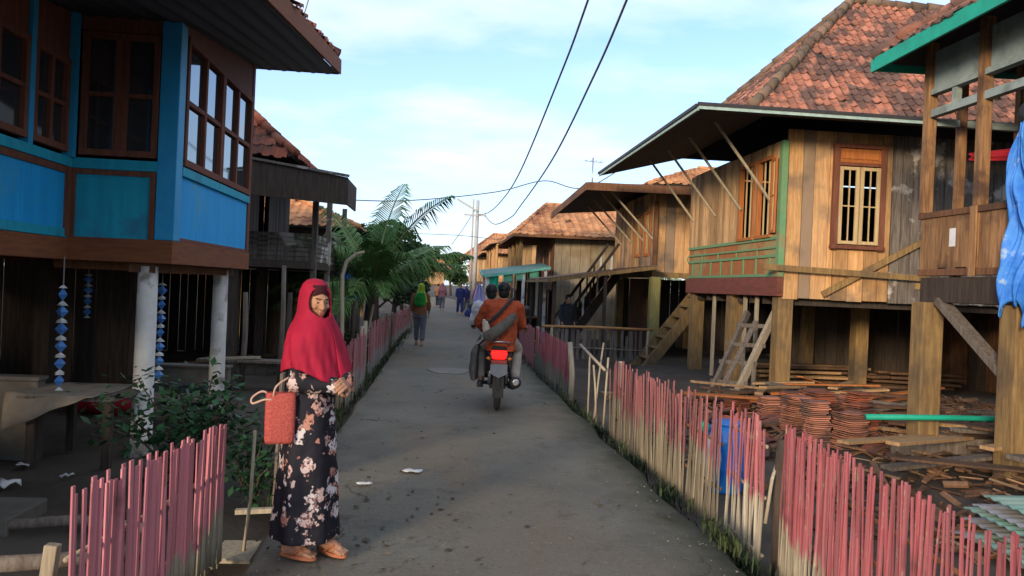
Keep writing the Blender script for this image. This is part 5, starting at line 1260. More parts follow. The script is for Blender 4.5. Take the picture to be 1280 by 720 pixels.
# ================================================================== people
def head_mb(m, c, yaw=0, pitch=0, s=1.0):
    """head with brow, nose, lips, chin and ears; faces -y before turning"""
    Rm = Matrix.Rotation(yaw,3,'Z') @ Matrix.Rotation(pitch,3,'X'); c = V(c)
    def T(p): return c+Rm@(V(p)*s)
    k = len(m.v); rings = []
    for i in range(15):
        t = min(max(pi*i/14,.08),pi-.08); ring = []
        for j in range(18):
            a = 2*pi*j/18; x = sin(t)*cos(a); y = sin(t)*sin(a); z = -cos(t)
            w = .074; d = .094; 
            if z < -.1: w *= 1-.42*min(1,(-z-.1))**1.3
            if z < -.1 and y > 0: y *= 1-.45*(-z)
            if z < -.2 and y < 0: y *= 1-.12*(-z)
            ring.append(T((x*w, y*d, z*.115)))
        rings.append(ring)
    m.loft(rings)
    E = lambda p,r: m.ell(T(p),tuple(q*s for q in r),10,7,Rm)
    E((0,-.074,-.088),(.022,.02,.018)); E((0,-.086,.030),(.048,.010,.008))
    m.cap(T((0,-.088,.022)),T((0,-.108,-.022)),.008*s,.014*s,8); E((.012,-.098,-.026),(.009,.01,.008)); E((-.012,-.098,-.026),(.009,.01,.008))
    E((0,-.090,-.052),(.024,.010,.007)); E((0,-.088,-.063),(.020,.010,.008))
    E((.04,-.07,-.015),(.02,.018,.018)); E((-.04,-.07,-.015),(.02,.018,.018))
    for q in (-1,1): E((q*.074,.012,-.005),(.010,.020,.030))
    return T, Rm
def face_parts(t, body, T, Rm, s=1.0):
    m = MB(); ir = MB(); br = MB(); lp = MB()
    for q in (-1,1):
        m.ell(T((q*.030,-.0835,.008)),(.0120*s,.006*s,.0045*s),10,7,Rm); ir.ell(T((q*.030,-.0885,.008)),(.0062*s,.0035*s,.0046*s),8,6,Rm)
        br.bar(T((q*.014,-.0985,.030)),T((q*.048,-.088,.033)),.004*s,.005*s)
    lp.ell(T((0,-.0985,-.053)),(.021*s,.006*s,.0055*s),10,6,Rm); lp.ell(T((0,-.0965,-.063)),(.018*s,.006*s,.006*s),10,6,Rm)
    e = m.build('eyes',M('eye_white',(.30,.27,.25),(.26,.24,.22),10,rough=.7,spec=.1),body,True,world=False); ir.build('irises','hair',e,True,world=False)
    br.build('eyebrows','hair',body,world=False); lp.build('lips',M('lips',(.26,.07,.06),(.22,.06,.05),20,rough=.5),body,True,world=False)
def hand_mb(m, wrist, d, n, curl=.5, side=1, s=1.0):
    """palm and five unequal bent fingers; d: pointing direction, n: palm normal, thumb on side*(d x n)"""
    w = V(wrist); d = V(d).normalized(); n = V(n); n = (n-d*n.dot(d)).normalized(); l = d.cross(n)*side
    kn = w+d*.085*s
    for j,(o,L) in enumerate(((.030,.070),(.010,.080),(-.010,.074),(-.029,.058))):
        a = w+d*.01*s+l*o*.55*s; b = kn+l*o*s; m.cap(a,b,.013*s,.011*s,8); p = b; dd = d
        for q in range(3):
            ax = d.cross(n); dd = (Matrix.Rotation(-curl*.55,3,ax) @ dd).normalized() if False else (dd*cos(curl*.6)+n*sin(curl*.6)).normalized()
            e = p+dd*L*s*(.42,.32,.26)[q]; m.cap(p,e,.0092*s-.0007*q,.0085*s-.0008*q,7); p = e
    p = w+d*.025*s+l*.026*s; q = p+(d*.55+l*.75+n*.25).normalized()*.042*s; r = q+(d*.9+l*.15+n*.35).normalized()*.034*s
    m.cap(w+l*.012*s,p,.016*s,.014*s,8); m.cap(p,q,.0125*s,.0105*s,7); m.cap(q,r,.0105*s,.009*s,7)
def foot_mb(m, ankle, yaw, s=1.0):
    a = V(ankle); f = V((sin(yaw),-cos(yaw),0)); l = V((cos(yaw),sin(yaw),0))
    heel = V((a.x,a.y,a.z-.045*s))-f*.035*s; ball = V((a.x,a.y,a.z-.052*s))+f*.125*s
    m.cap(a,heel,.034*s,.033*s,10); m.cap(a,ball,.034*s,.026*s,10); m.cap(heel,ball,.032*s,.03*s,10)
    for k in range(5): m.cap(ball+l*(k-2)*.015*s,ball+l*(k-2)*.018*s+f*(.062-.008*abs(k-1))*s-V((0,0,.006*s)),.014*s if k else .016*s,.009*s,7)
def ering(c, rx, ry, n=20, rot=0, fold=0, ph=0, kf=7):
    c = V(c); out = []
    for j in range(n):
        a = 2*pi*j/n; k = 1+fold*sin(kf*a+ph); x = rx*k*cos(a); y = ry*k*sin(a)
        out.append(c+V((x*cos(rot)-y*sin(rot), x*sin(rot)+y*cos(rot), 0)))
    return out

def woman():
    t = thing('person','woman in a crimson headscarf and black flowered dress standing at the left road edge','person',(-.70,4.60,.012),None,radians(56)); t.scale = (.88,.88,.975)
    B = MB(); T,Rm = head_mb(B,(0,-.02,1.455),radians(-26),radians(4),.97)
    B.cap((0,.0,1.28),(0,-.012,1.40),.055,.05); B.loft([ering((0,0,.80),.15,.11),ering((0,0,1.0),.13,.095),ering((0,0,1.18),.15,.105),ering((0,0,1.30),.14,.075),ering((0,0,1.33),.07,.05)])
    sh = {-1:(-.130,.0,1.265),1:(.130,.0,1.265)}; el = {-1:(-.175,-.04,1.01),1:(.175,-.06,1.01)}; wr = {-1:(-.05,-.235,1.00),1:(.05,-.25,1.02)}
    for q in (-1,1):
        B.cap(sh[q],el[q],.045,.036); B.cap(el[q],wr[q],.035,.024)
        B.cap((q*.075,0,.82),(q*.08,.0,.44),.075,.05); B.cap((q*.08,0,.44),(q*.08+(.02 if q>0 else -.01),.02 if q<0 else -.09,.075),.048,.03)
    foot_mb(B,(-.09,.03,.085),radians(8)); foot_mb(B,(.10,-.09,.085),radians(-6))
    hand_mb(B,wr[-1],(.9,-.35,.0),(.2,.8,-.5),.6,-1); hand_mb(B,wr[1],(-.85,-.4,-.1),(-.2,.7,-.6),.7,1)
    body = B.fuse('body','skin',t,.0042,2)
    face_parts(t,body,T,Rm,.97)
    # dress with sleeves
    D = MB(); n = 44
    prof = [(.10,.205,.205,.0,.10),(.18,.20,.20,0,.09),(.35,.19,.188,0,.07),(.55,.178,.172,0,.05),(.75,.168,.158,0,.035),(.88,.162,.15,.005,.02),(1.0,.15,.135,0,.015),(1.1,.148,.13,-.005,.01),(1.22,.155,.125,-.005,0),(1.30,.14,.09,0,0),(1.345,.08,.062,0,0)]
    D.loft([ering((0,yo,z),rx,ry,n,0,fo,z*1.5,6) for z,rx,ry,yo,fo in prof])
    for q in (-1,1):
        D.cap(sh[q],el[q],.052,.056); D.cap(el[q],V(el[q]).lerp(V(wr[q]),.98),.062,.052)
    D.fuse('dress','dress',body,.010,4,disp=.022,dscale=.12)
    # headscarf: drape open at the face
    nz_, na = 46, 60
    pr = [(1.592,.004,.004,.012),(1.585,.045,.05,.008),(1.562,.074,.082,.004),(1.52,.093,.108,.0),(1.46,.100,.118,.0),(1.40,.105,.120,-.0),(1.355,.122,.130,-.004),(1.33,.145,.138,-.006),(1.285,.180,.150,-.010),(1.20,.206,.172,-.02),(1.14,.218,.190,-.03),(1.075,.224,.205,-.045)]
    def P(u,v):
        s = v*(len(pr)-1); i = min(int(s),len(pr)-2); f = s-i
        z,rx,ry,yo = [pr[i][k]*(1-f)+pr[i+1][k]*f for k in range(4)]
        a = 2*pi*u-pi/2; lowk = max(0,(1.36-z)/.34)
        k = 1+lowk*.05*sin(8*a+2+z*9)+lowk*.035*sin(15*a+z*20)+lowk*.015*sin(27*a-z*30)+.006*sin(30*z+3*a)
        yw = radians(-26)*max(0,min(1,(z-1.30)/.12))
        zz = z-lowk*lowk*(.03*sin(a*3+1)+.06*max(0,-sin(a)))
        x = rx*k*cos(a); y = ry*k*sin(a)+yo
        return (x*cos(yw)-y*sin(yw), x*sin(yw)+y*cos(yw), zz)
    def keep(u,v):
        s = v*(len(pr)-1); i = min(int(s),len(pr)-2); f = s-i; z = pr[i][0]*(1-f)+pr[i+1][0]*f
        a = (u+.5)%1-.5
        dz = (z-1.460)/.088; da = a*2*pi/.80
        return dz*dz+da*da > 1
    h = MB().grid(P,120,70,keep).build('headscarf','hijab',body,True,solid=.006,world=False)
    c = MB()
    def Q(u,v):
        a = -pi/2+(u-.5)*1.35; z = 1.512+v*.045; r = 1-.10*v; yw = radians(-26)
        x = .0815*r*cos(a); y = .100*r*sin(a)-.006; return (x*cos(yw)-y*sin(yw), x*sin(yw)+y*cos(yw), z-.02*abs(u-.5)*2*(1-v))
    c.grid(Q,20,6); c.build('under_cap','cap_dark',body,True,solid=.004,world=False)
    for q,(ax,ay,ya) in ((-1,(-.09,.03,8)),(1,(.10,-.09,-6))):
        s = MB(); yw = radians(ya); f = V((sin(yw),-cos(yw),0)); l = V((cos(yw),sin(yw),0)); c0 = V((ax,ay,0))+f*.055
        out = []
        for j in range(24):
            a = 2*pi*j/24; L = .135; w = .045*(1+.16*cos(a)); out.append(c0+f*cos(a)*L+l*sin(a)*w)
        s.loft([[p+V((0,0,0)) for p in out],[p+V((0,0,.02)) for p in out]]); sd = s.build('sandal','sandal',body,world=False,bevel=.004)
        b = MB(); to = c0+f*.075
        for sg in (-1,1): b.tube([to+V((0,0,.02)),to-f*.03+l*sg*.03+V((0,0,.062)),c0-f*.02+l*sg*.044+V((0,0,.022))],.008,6)
        b.build('strap','sandal',sd,True,world=False)
    return t
woman()
def tote():
    # hangs from the crook of the woman's right arm
    rz = radians(64); o = V((-.66,4.60,0)); W = lambda p: o+Matrix.Rotation(rz,3,'Z')@V(p)
    c = W((-.215,.09,.665)); t = thing('tote_bag','coral woven tote bag with pale straps hanging from the arm of the woman','bag',c,None,radians(12)); t.scale = (.88,.88,.95)
    m = MB(); rings = []
    for z,w,d in ((0,.085,.045),(.02,.09,.05),(.12,.092,.052),(.24,.092,.045),(.285,.09,.028),(.29,.082,.022),(.20,.078,.036),(.03,.075,.04)):
        rings.append([V((w*(abs(cos(a))**.45)*(1 if cos(a)>0 else -1), d*(abs(sin(a))**.6)*(1 if sin(a)>0 else -1), z)) for a in [2*pi*j/28 for j in range(28)]])
    m.loft(rings); m.build('bag_body','coral',t,True,world=False)
    for s,pts in ((1,[(-.045,-.03,.27),(-.03,-.05,.33),(.05,-.02,.38),(.12,.0,.40),(.07,.02,.36),(.045,.03,.27)]),(-1,[(-.05,.03,.26),(-.11,.03,.29),(-.17,.02,.255),(-.165,.0,.225),(-.10,-.03,.25),(-.055,-.035,.25)])):
        P = [V(p) for p in pts]; out = []
        for i in range(len(P)-1):
            a = P[max(i-1,0)]; b = P[i]; c2 = P[i+1]; d = P[min(i+2,len(P)-1)]
            for k in range(6):
                q = k/6; out.append(.5*((2*b)+(c2-a)*q+(2*a-5*b+4*c2-d)*q*q+(3*b-a-3*c2+d)*q**3))
        MB().tube(out+[P[-1]],.0065,7).build('handle','strap',t,True,world=False)
tote()

def standing(label, loc, rz, H, top, legs, headmat, stride=.18, group=None, extra=None, hairlong=False):
    t = thing('person', label, 'person', loc, group, rz); s = H/1.62
    B = MB(); T,Rm = head_mb(B,(0,-.02*s,1.50*s),0,0,s)
    B.cap((0,0,1.30*s),(0,-.01,1.43*s),.05*s,.047*s); B.loft([ering((0,0,.84*s),.15*s,.10*s),ering((0,0,1.05*s),.14*s,.095*s),ering((0,0,1.22*s),.165*s,.105*s),ering((0,0,1.34*s),.14*s,.07*s)])
    arm = {}
    for q in (-1,1):
        hp = (q*.085*s,0,.86*s); kn = (q*.09*s,-q*stride*.55*s-.03*s,.46*s); an = (q*.09*s,-q*stride*s+(.05*s if q<0 else 0),.085*s)
        B.cap(hp,kn,.078*s,.05*s); B.cap(kn,an,.048*s,.032*s); foot_mb(B,an,0,s)
        sh = (q*.17*s,0,1.30*s); el = (q*.22*s,.03*s+q*.05,1.04*s); wr = (q*.21*s,-.10*s+q*.06,.84*s); arm[q] = (sh,el,wr); B.cap(sh,el,.046*s,.036*s); B.cap(el,wr,.035*s,.024*s)
        hand_mb(B,wr,(0,-.2,-1),(-q,0,0),.4,q,s)
    b = B.fuse('body','skin',t,.010,3)
    C = MB(); C.loft([ering((0,0,.80*s),.178*s,.13*s,20,0,.03,1,5),ering((0,0,1.0*s),.165*s,.125*s,20,0,.02,2,5),ering((0,0,1.22*s),.188*s,.13*s),ering((0,0,1.36*s),.14*s,.085*s),ering((0,0,1.39*s),.07*s,.06*s)])
    for q in (-1,1): C.cap(arm[q][0],arm[q][1],.066*s,.055*s); C.cap(arm[q][1],V(arm[q][1]).lerp(V(arm[q][2]),.55),.052*s,.045*s)
    C.fuse('shirt',top,b,.014,3,disp=.02,dscale=.1)
    L = MB(); L.loft([ering((0,0,.72*s),.17*s,.125*s),ering((0,0,.9*s),.165*s,.12*s)])
    for q in (-1,1):
        hp = V((q*.085*s,0,.84*s)); kn = V((q*.09*s,-q*stride*.55*s-.03*s,.46*s)); an = V((q*.09*s,-q*stride*s+(.05*s if q<0 else 0),.085*s))
        L.cap(hp,kn,.098*s,.076*s); L.cap(kn,kn.lerp(an,.72),.074*s,.068*s)
    L.fuse('trousers',legs,b,.014,3,disp=.015,dscale=.1)
    K = MB(); K.ell(T((0,.012,.025)),(.084*s,.10*s,.105*s),14,10); 
    if hairlong: K.loft([ering(T((0,.01,.03)),.085*s,.10*s),ering(T((0,.02,-.1)),.10*s,.10*s),ering((0,.01,1.27*s),.17*s,.14*s),ering((0,.01,1.12*s),.19*s,.16*s)])
    kb = K
    if hairlong:
        hm = MB()
    o = K.fuse('headscarf' if hairlong else 'hair',headmat,b,.012,2,disp=.012,dscale=.025)
    if extra: extra(t,b,s)
    return t
def walker_extra(t,b,s):
    m = MB(); m.loft([ering((0,.17,.98),.10,.05),ering((0,.20,1.02),.135,.085),ering((0,.20,1.2),.14,.09),ering((0,.17,1.32),.10,.06)]); bp = m.fuse('shoulder_bag','green_cloth',t,.014,3,disp=.02,dscale=.1)
standing('walker in a lime headscarf with a bright green bag on the back',(-.46,20.0,.0),radians(176),1.55,'ochre_cloth','slate_cloth','lime_cloth',.2,None,walker_extra,True)
standing('person with silhouette shade in the clothes colour standing under the lean-to by the board fence',(3.35,20.75,GZ),radians(20),1.62,'dark_cloth','dark_cloth','hair',.05,None)  # silhouette painted through the dark cloth colours
for k,(x,y,rz,H,tp,lg,hd,lb,lo) in enumerate(((.15,46,175,1.6,'pink_cloth','slate_cloth','pink_cloth','far person in pink walking along the road',True),(1.05,41,10,1.6,'navy_cloth','navy_cloth','hair','far person in navy blue at the right side of the road',False),(1.45,43.5,30,1.5,'navy_cloth','slate_cloth','navy_cloth','far person in navy with a headscarf behind the one in navy blue',True),(1.75,37,-40,1.6,'red_cloth','slate_cloth','hair','far person in a dark red shirt by the pole frame',False),(-.1,52,170,1.55,'ochre_cloth','dark_cloth','hair','far person in an ochre shirt at the end of the road',False),(.2,58,180,1.6,'dark_cloth','slate_cloth','red_cloth','farthest small person with a red headscarf at the end of the road',True))):
    standing(lb,(x,y,.0),radians(rz),H,tp,lg,hd,.12,'people far along the road',None,lo)
bundle('blue bundle of goods lying by the right edge of the far road',(1.5,39.2,.0),(.4,.4,.5),'navy_cloth',9)

# ================================================================== motorcycle and its two riders
def motorcycle():
    O = V((.77,9.98,.015)); t = thing('motorcycle','black motorcycle seen from behind with its red tail light lit, carrying two riders','motorcycle',O,None,radians(-3))
    def b(m,name,mat,p=t,**k): return m.build(name,mat,p,world=False,**k)
    def wheel(y):
        m = MB(); prof = []
        for j in range(14):
            a = 2*pi*j/14; prof.append((.245+.048*cos(a), .040*sin(a)))
        prof.append(prof[0]); m.lathe((0,y,.293),prof,36,'x'); w = b(m,'wheel','rubber',smooth=True)
        m = MB(); m.lathe((0,y,.293),[(.205,-.028),(.212,-.02),(.195,0),(.212,.02),(.205,.028),(.19,.02),(.19,-.02),(.205,-.028)],30,'x'); m.lathe((0,y,.293),[(.04,-.06),(.05,-.04),(.05,.04),(.04,.06)],14,'x')
        for k in range(6):
            a = k*pi/3; m.bar((0,y+.045*cos(a),.293+.045*sin(a)),(0,y+.20*cos(a),.293+.20*sin(a)),.022,.02,(1,0,0))
        b(m,'rim','steel',w,smooth=False)
    wheel(0); wheel(1.24)
    m = MB()
    for q in (-1,1): m.bar((q*.085,0,.293),(q*.075,.48,.36),.035,.05)
    b(m,'swing_arm','black',bevel=.004)
    for q in (-1,1):
        m = MB(); m.tube([(q*.105,.02,.33),(q*.10,.10,.68)],.024,8)
        for k in range(6): m.lathe((q*(.104-.003*k),.04+.01*k,.42+.03*k),[(.02,0),(.034,.008),(.02,.016)],8)
        b(m,'shock_absorber','steel',smooth=True)
    m = MB(); m.loft([[V((x*w,y,z)) for x,z in ((-1,z0),(1,z0),(.8,z1),(-.8,z1))] for y,w,z0,z1 in ((-.10,.07,.66,.74),(.1,.11,.60,.77),(.4,.13,.50,.78),(.7,.10,.42,.72),(.95,.09,.52,.86),(1.0,.05,.62,.95))]); b(m,'fairing','black',bevel=.015)
    for q in (-1,1):
        m = MB(); m.loft([[V((q*x,y,z)) for x,z in ((.09,z0),(.09+w,z0+.03),(.09+w,z1),(.09,z1))] for y,w,z0,z1 in ((-.16,.02,.60,.70),(.05,.07,.46,.74),(.35,.08,.40,.72),(.6,.05,.42,.66))]); b(m,'side_panel','black',bevel=.01)
        m = MB(); m.loft([[V((q*x,y,z)) for x,y in ((.06,.86),(.27,.90),(.26,.94),(.05,.90))] for z in (.30,.55,.85)]); b(m,'leg_shield','black',bevel=.015)
    m = MB(); m.loft([ering((0,-.02,.765),.09,.04),ering((0,-.02,.80),.10,.05)]); m.loft([[V((x*w,y,z)) for x,z in ((-1,z0),(1,z0),(.85,z1),(-.85,z1))] for y,w,z0,z1 in ((-.12,.09,.76,.80),(.15,.125,.765,.835),(.45,.12,.765,.825),(.72,.09,.75,.80))]); b(m,'seat','rubber',bevel=.012)
    m = MB(); m.loft([[V((x*w,-.13+y,z)) for x,w,y in ((-1,w0,0),(1,w0,0),(.9,w0,.05),(-.9,w0,.05))] for z,w0 in ((.645,.07),(.68,.115),(.755,.095))]); tl = b(m,'tail_light','tail',bevel=.008)
    m = MB(); m.tube([(-.12,-.02,.80),(-.12,-.14,.86),(0,-.19,.87),(.12,-.14,.86),(.12,-.02,.80)],.012,7); b(m,'grab_rail','steel',smooth=True)
    for q in (-1,1):
        m = MB(); m.ell((q*.125,-.12,.655),(.035,.03,.022),10,7); b(m,'indicator',M('amber_lens',(.55,.18,.02),(.5,.15,.02),9,rough=.2),smooth=True)
    m = MB(); 
    def fd(u,v):
        a = radians(-35+125*v); r = .335; return ((u-.5)*.14*(1-.15*v)*1.0, -r*sin(a+pi/2-.6)*.95, .293+r*cos(a+pi/2-.6)*.0+r*(1-v*.75)*.98+.02*(1-(2*u-1)**2))
    m.loft([[V((x,y,z)) for x in ((-w),(w))]+[V((w,y-.012,z-.004)),V((-w,y-.012,z-.004))] for y,z,w in ((.02,.66,.075),(-.12,.62,.075),(-.20,.48,.07),(-.262,.33,.07),(-.30,.20,.065))]); b(m,'rear_fender','rubber',bevel=.003)
    m = MB(); m.loft([[V((x,-.262,z)) for x,z in ((-.105,.60),(.105,.60),(.105,.48),(0,.43),(-.105,.48))],[V((x,-.25,z)) for x,z in ((-.105,.60),(.105,.60),(.105,.48),(0,.43),(-.105,.48))]]); pl = b(m,'number_plate',M('plate_slate',(.12,.13,.165),(.15,.16,.19),12,rough=.5),bevel=.004)
    m = MB(); m.box((-.095,-.258,.605),(.095,-.25,.65)); b(m,'reflector',M('reflector_red',(.32,.05,.04),(.28,.04,.035),9,rough=.25),bevel=.003)
    m = MB(); m.tube([(.10,.62,.27),(.15,.3,.27),(.19,.1,.31),(.215,-.22,.38)],[.02,.03,.062,.07],12); ex = b(m,'exhaust','black',smooth=True)
    m = MB(); m.lathe((.215,-.225,.381),[(.03,0),(.045,-.004),(.045,-.02),(.03,-.02)],12,'y'); b(m,'exhaust_tip','steel',ex,smooth=True)
    m = MB(); m.lathe((0,.58,.33),[(.09,-.12),(.10,-.10),(.10,.10),(.09,.12)],16,'x'); m.ell((0,.72,.36),(.07,.14,.09)); b(m,'engine','steel',smooth=True)
    m = MB()
    for q in (-1,1): m.tube([(q*.09,1.24,.293),(q*.085,1.14,.62),(q*.05,1.02,.92)],.026,8)
    b(m,'front_fork','steel',smooth=True)
    m = MB(); m.loft([ering((0,1.02,.90),.09,.08),ering((0,1.04,1.0),.13,.10),ering((0,1.0,1.06),.08,.06)]); hl = b(m,'headlamp_cowl','black',smooth=True)
    m = MB(); m.tube([(-.34,.82,1.0),(-.2,.92,1.03),(0,.96,1.02),(.2,.92,1.03),(.34,.82,1.0)],.014,8); hb = b(m,'handlebar','steel',smooth=True)
    for q in (-1,1):
        m = MB(); m.tube([(q*.36,.80,.998),(q*.25,.885,1.022)],.02,8); b(m,'grip','rubber',hb,smooth=True)
        m = MB(); m.tube([(q*.24,.90,1.03),(q*.34,.90,1.22)],.008,6); m.ell((q*.36,.90,1.26),(.06,.015,.04)); b(m,'mirror','black',hb,smooth=True)
    m = MB(); m.loft([[V((x*w,y,z)) for x,y in ((-1,1.12),(1,1.12),(1,1.36),(-1,1.36))] for z,w in ((.58,.06),(.62,.03))]); b(m,'front_fender','black',bevel=.01)
    for q in (-1,1):
        m = MB(); m.tube([(q*.08,.3,.30),(q*.24,.28,.30)],.016,8); m.tube([(q*.08,.68,.27),(q*.25,.66,.27)],.016,8); b(m,'foot_peg','rubber',smooth=True)
    return O
OB = motorcycle()
def rider(label, hip, sh, head, knees, feet, elbows, hands, top, legs, hairm, lean, shoes, extra=None, hw=.19, headyaw=pi, hs=1.0, skinlow=0):
    t = thing('person', label, 'person', V(OB)+V((0,0,0)), None, radians(-3)); hip = V(hip); sh = V(sh)
    B = MB(); T,Rm = head_mb(B,head,headyaw,0,hs); up = sh-hip
    def ring(f,rx,ry): return ering(hip+up*f,rx,ry)
    B.loft([ring(0,.15,.11),ring(.45,.14,.10),ring(.85,.16,.10),ring(1.0,.13,.07)]); B.cap(sh-V((0,0,.02)),V(head)+V((0,-.005,-.07)),.055,.05)
    S = {q:sh+V((q*hw,0,-.05)) for q in (-1,1)}
    for i,q in enumerate((-1,1)):
        B.cap(S[q],elbows[i],.047,.036); B.cap(elbows[i],hands[i],.035,.025); d = V(hands[i])-V(elbows[i])
        hand_mb(B,hands[i],d.normalized()*.6+V((0,.4,0)),(0,0,-1),.9,q)
        hp = hip+V((q*.09,.02,.02)); B.cap(hp,knees[i],.085,.055); B.cap(knees[i],feet[i],.052,.034); foot_mb(B,V(feet[i])+V((0,0,0)),pi)
    b = B.fuse('body','skin',t,.009,3)
    C = MB(); C.loft([ring(-.30,.185,.16),ring(-.10,.19,.15),ring(.12,.195,.15),ring(.5,.20,.145),ring(.85,.205,.135),ring(1.0,.16,.09),ring(1.06,.075,.065)])
    for i,q in enumerate((-1,1)): C.cap(S[q],elbows[i],.072,.062); C.cap(elbows[i],V(elbows[i]).lerp(V(hands[i]),.85 if top != 'white_cloth' else .2),.06,.045)
    C.fuse('jacket' if top != 'white_cloth' else 'shirt',top,b,.009,2,disp=.045,dscale=.09)
    L = MB(); L.loft([ering(hip+V((0,0,-.05)),.17,.15),ering(hip+V((0,0,.08)),.17,.13)])
    for i,q in enumerate((-1,1)):
        hp = hip+V((q*.09,.02,.02)); L.cap(hp,knees[i],.10,.08); L.cap(knees[i],V(knees[i]).lerp(V(feet[i]),.85),.078,.062)
    L.fuse('trousers',legs,b,.012,3,disp=.02,dscale=.1)
    K = MB(); K.ell(T((0,.014,.032)),(.079*hs,.094*hs,.094*hs),14,10,Rm); K.ell(T((0,.038,-.02)),(.068*hs,.066*hs,.078*hs),12,8,Rm); K.fuse('hair' if hairm == 'hair' else 'cap',hairm,b,.008,2,disp=.014,dscale=.022)
    for i,q in enumerate((-1,1)):
        m = MB(); f = V(feet[i]); m.cap(f+V((0,-.05,-.05)),f+V((0,.19,-.055)),.042,.036); m.box((f.x-.042,f.y-.085,f.z-.098),(f.x+.042,f.y+.22,f.z-.075)); m.fuse('shoe',shoes,b,.010,2)
    if extra: extra(t,b)
    return t
def pas_extra(t,b):
    m = MB(); m.tube([(-.215,.0,1.0),(-.14,-.115,1.10),(0,-.085,1.24),(.10,-.03,1.36),(.14,.06,1.40),(.12,.16,1.36)],.02,8); s = m.build('bag_strap','dark_cloth',b,True,world=False)
rider('rear motorcycle passenger in a rust orange jacket wearing a black cap',(.02,.08,.88),(.03,.12,1.36),(.035,.16,1.49),((-.24,.42,.74),(.24,.42,.74)),((-.22,.22,.36),(.22,.22,.36)),((-.27,.22,1.08),(.28,.20,1.08)),((-.17,.42,.96),(.19,.42,.96)),'rust_cloth','beige_cloth','hair',0,'black',pas_extra,.19,pi,1.02)
rider('motorcycle driver in a white shirt leaning to the left in front of the passenger',(-.04,.47,.88),(-.09,.56,1.33),(-.12,.60,1.46),((-.22,.84,.76),(.22,.84,.76)),((-.21,.70,.38),(.21,.70,.38)),((-.34,.66,1.08),(.25,.72,1.08)),((-.34,.80,1.03),(.33,.80,1.03)),'white_cloth','grey_cloth','hair',0,'black',None,.19,pi,1.0)
def sling():
    t = thing('sling_bag','grey sling bag slung diagonally across the lower back of the motorcycle passenger','bag',OB,None,radians(-3))
    m = MB(); m.tube([(-.19,-.09,.93),(-.11,-.16,.95),(.0,-.165,1.03),(.10,-.14,1.12),(.17,-.07,1.20)],[.05,.075,.07,.06,.045],12); m.ell((-.13,-.16,.93),(.085,.055,.07),12,8); m.fuse('bag_body','grey_cloth',t,.012,3,disp=.02,dscale=.07)
    m = MB(); m.ell((-.17,-.10,1.02),(.05,.04,.10),10,8); m.ell((-.20,-.06,1.08),(.03,.03,.06),8,6); m.fuse('pouch','beige_cloth',t,.012,2,disp=.02,dscale=.06)
sling()
t = thing('saddle_bag','dark grey green bag hanging down the left side of the motorcycle','bag',OB,None,radians(-3))
m = MB(); m.loft([ering((-.30,.14,.36),.045,.16,20,0,.04,0,5),ering((-.31,.14,.5),.055,.19,20,0,.05,1,5),ering((-.30,.14,.72),.05,.18,20,0,.05,2,5),ering((-.27,.14,.80),.03,.14)]); m.fuse('bag_body','grey_cloth',t,.014,2,disp=.03,dscale=.1)
m = MB(); m.tube([(-.28,.06,.78),(-.2,.1,.86),(-.1,.12,.86)],.012,6); m.build('strap','dark_cloth',t,True,world=False)

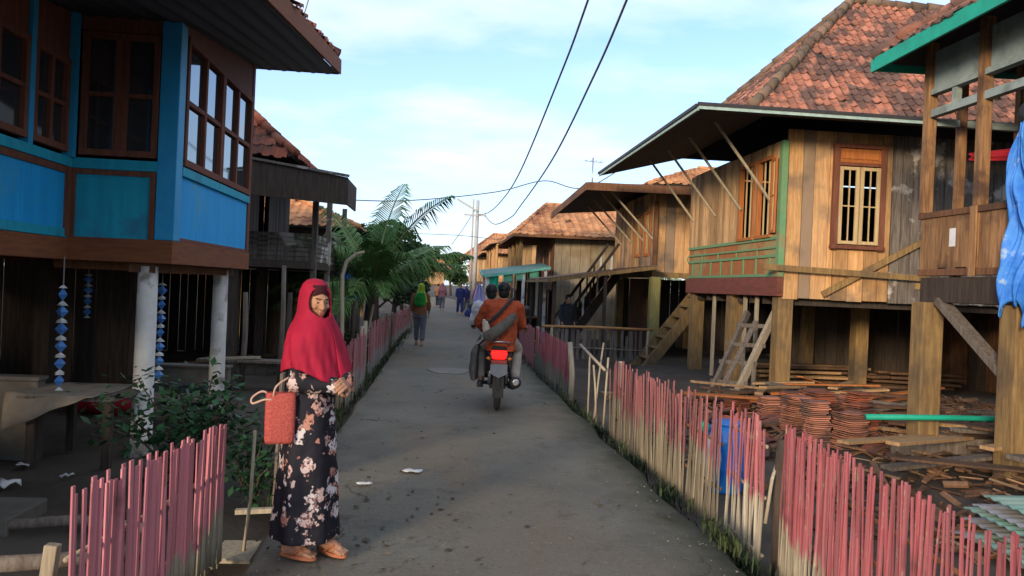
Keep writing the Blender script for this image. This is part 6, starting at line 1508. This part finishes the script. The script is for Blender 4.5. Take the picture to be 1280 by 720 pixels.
# ================================================================== light, sky, camera
SUN_EL, SUN_AZ = 11.0, 33.0            # the light travels toward (+x,+y): sun low behind the camera on the left
def light():
    el = radians(SUN_EL); az = radians(SUN_AZ)
    d = V((sin(az)*cos(el), cos(az)*cos(el), -sin(el)))
    l = bpy.data.lights.new('sun','SUN'); l.energy = 2.5; l.angle = radians(10); l.color = (1,.78,.53)
    o = bpy.data.objects.new('sun',l); COL.objects.link(o); o.location = (-30,-30,30); o.rotation_euler = d.to_track_quat('-Z','Y').to_euler()
    w = bpy.data.worlds.new('World'); SC.world = w; w.use_nodes = True; nt = w.node_tree; bg = nt.nodes['Background']
    sk = nt.nodes.new('ShaderNodeTexSky'); sk.sky_type = 'NISHITA'; sk.sun_disc = False; sk.sun_elevation = el
    sk.sun_rotation = radians(180+SUN_AZ); sk.air_density = 1.0; sk.dust_density = .6; sk.ozone_density = 2.5
    co = nt.nodes.new('ShaderNodeTexCoord').outputs['Generated']
    # clouds: thin broken layer, projected on a plane overhead
    sp = nt.nodes.new('ShaderNodeSeparateXYZ'); lk(nt,co,sp.inputs[0])
    mx = nt.nodes.new('ShaderNodeMath'); mx.operation = 'MAXIMUM'; mx.inputs[1].default_value = 0; lk(nt,sp.outputs[2],mx.inputs[0])
    ad = nt.nodes.new('ShaderNodeMath'); ad.operation = 'ADD'; ad.inputs[1].default_value = .16; lk(nt,mx.outputs[0],ad.inputs[0])
    dv = nt.nodes.new('ShaderNodeVectorMath'); dv.operation = 'DIVIDE'; lk(nt,co,dv.inputs[0])
    cb = nt.nodes.new('ShaderNodeCombineXYZ'); [lk(nt,ad.outputs[0],cb.inputs[i]) for i in range(3)]; lk(nt,cb.outputs[0],dv.inputs[1])
    f1 = noise(nt,dv.outputs[0],.75,7,.52,(1,1.25,.3)); f2 = noise(nt,dv.outputs[0],2.2,5,.55,(1,1.4,.3))
    m1 = nt.nodes.new('ShaderNodeMath'); m1.operation = 'MULTIPLY_ADD'; m1.inputs[1].default_value = .3; lk(nt,f2,m1.inputs[0]); lk(nt,f1,m1.inputs[2])
    cl = ramp(nt,m1.outputs[0],.50,.78)
    hz = ramp(nt,sp.outputs[2],.42,.02)
    cm = nt.nodes.new('ShaderNodeMath'); cm.operation = 'MAXIMUM'; lk(nt,cl,cm.inputs[0])
    hm = nt.nodes.new('ShaderNodeMath'); hm.operation = 'MULTIPLY'; hm.inputs[1].default_value = .62; lk(nt,hz,hm.inputs[0]); lk(nt,hm.outputs[0],cm.inputs[1])
    cmm = nt.nodes.new('ShaderNodeMath'); cmm.operation = 'MULTIPLY'; cmm.inputs[1].default_value = .9; lk(nt,cm.outputs[0],cmm.inputs[0])
    cloudcol = mixc(nt, hz, (CB*.93,CB*.97,CB*1.0), (CB*.66,CB*.72,CB*.82))
    gain = nt.nodes.new('ShaderNodeVectorMath'); gain.operation = 'MULTIPLY'; gain.inputs[1].default_value = SKYGAIN; lk(nt,sk.outputs[0],gain.inputs[0])
    col = mixc(nt, cmm.outputs[0], gain.outputs[0], cloudcol)
    lk(nt,col,bg.inputs['Color']); bg.inputs['Strength'].default_value = SKYSTR
CB, SKYGAIN, SKYSTR = 6.2, (1.05,1.22,1.62), .138
light()
cam = bpy.data.cameras.new('camera'); co_ = bpy.data.objects.new('camera',cam); COL.objects.link(co_)
cam.sensor_width = 36; cam.lens = 28.125; cam.clip_end = 3000; cam.clip_start = .05
co_.matrix_world = Matrix.Translation((0,0,1.57)) @ Matrix.Rotation(radians(-5.14),4,'Z') @ Matrix.Rotation(radians(90-.115),4,'X') @ Matrix.Rotation(radians(2.5),4,'Z')
SC.camera = co_
SC.view_settings.view_transform = 'Standard'; SC.view_settings.look = 'None'; SC.view_settings.gamma = 1; SC.view_settings.exposure = .76
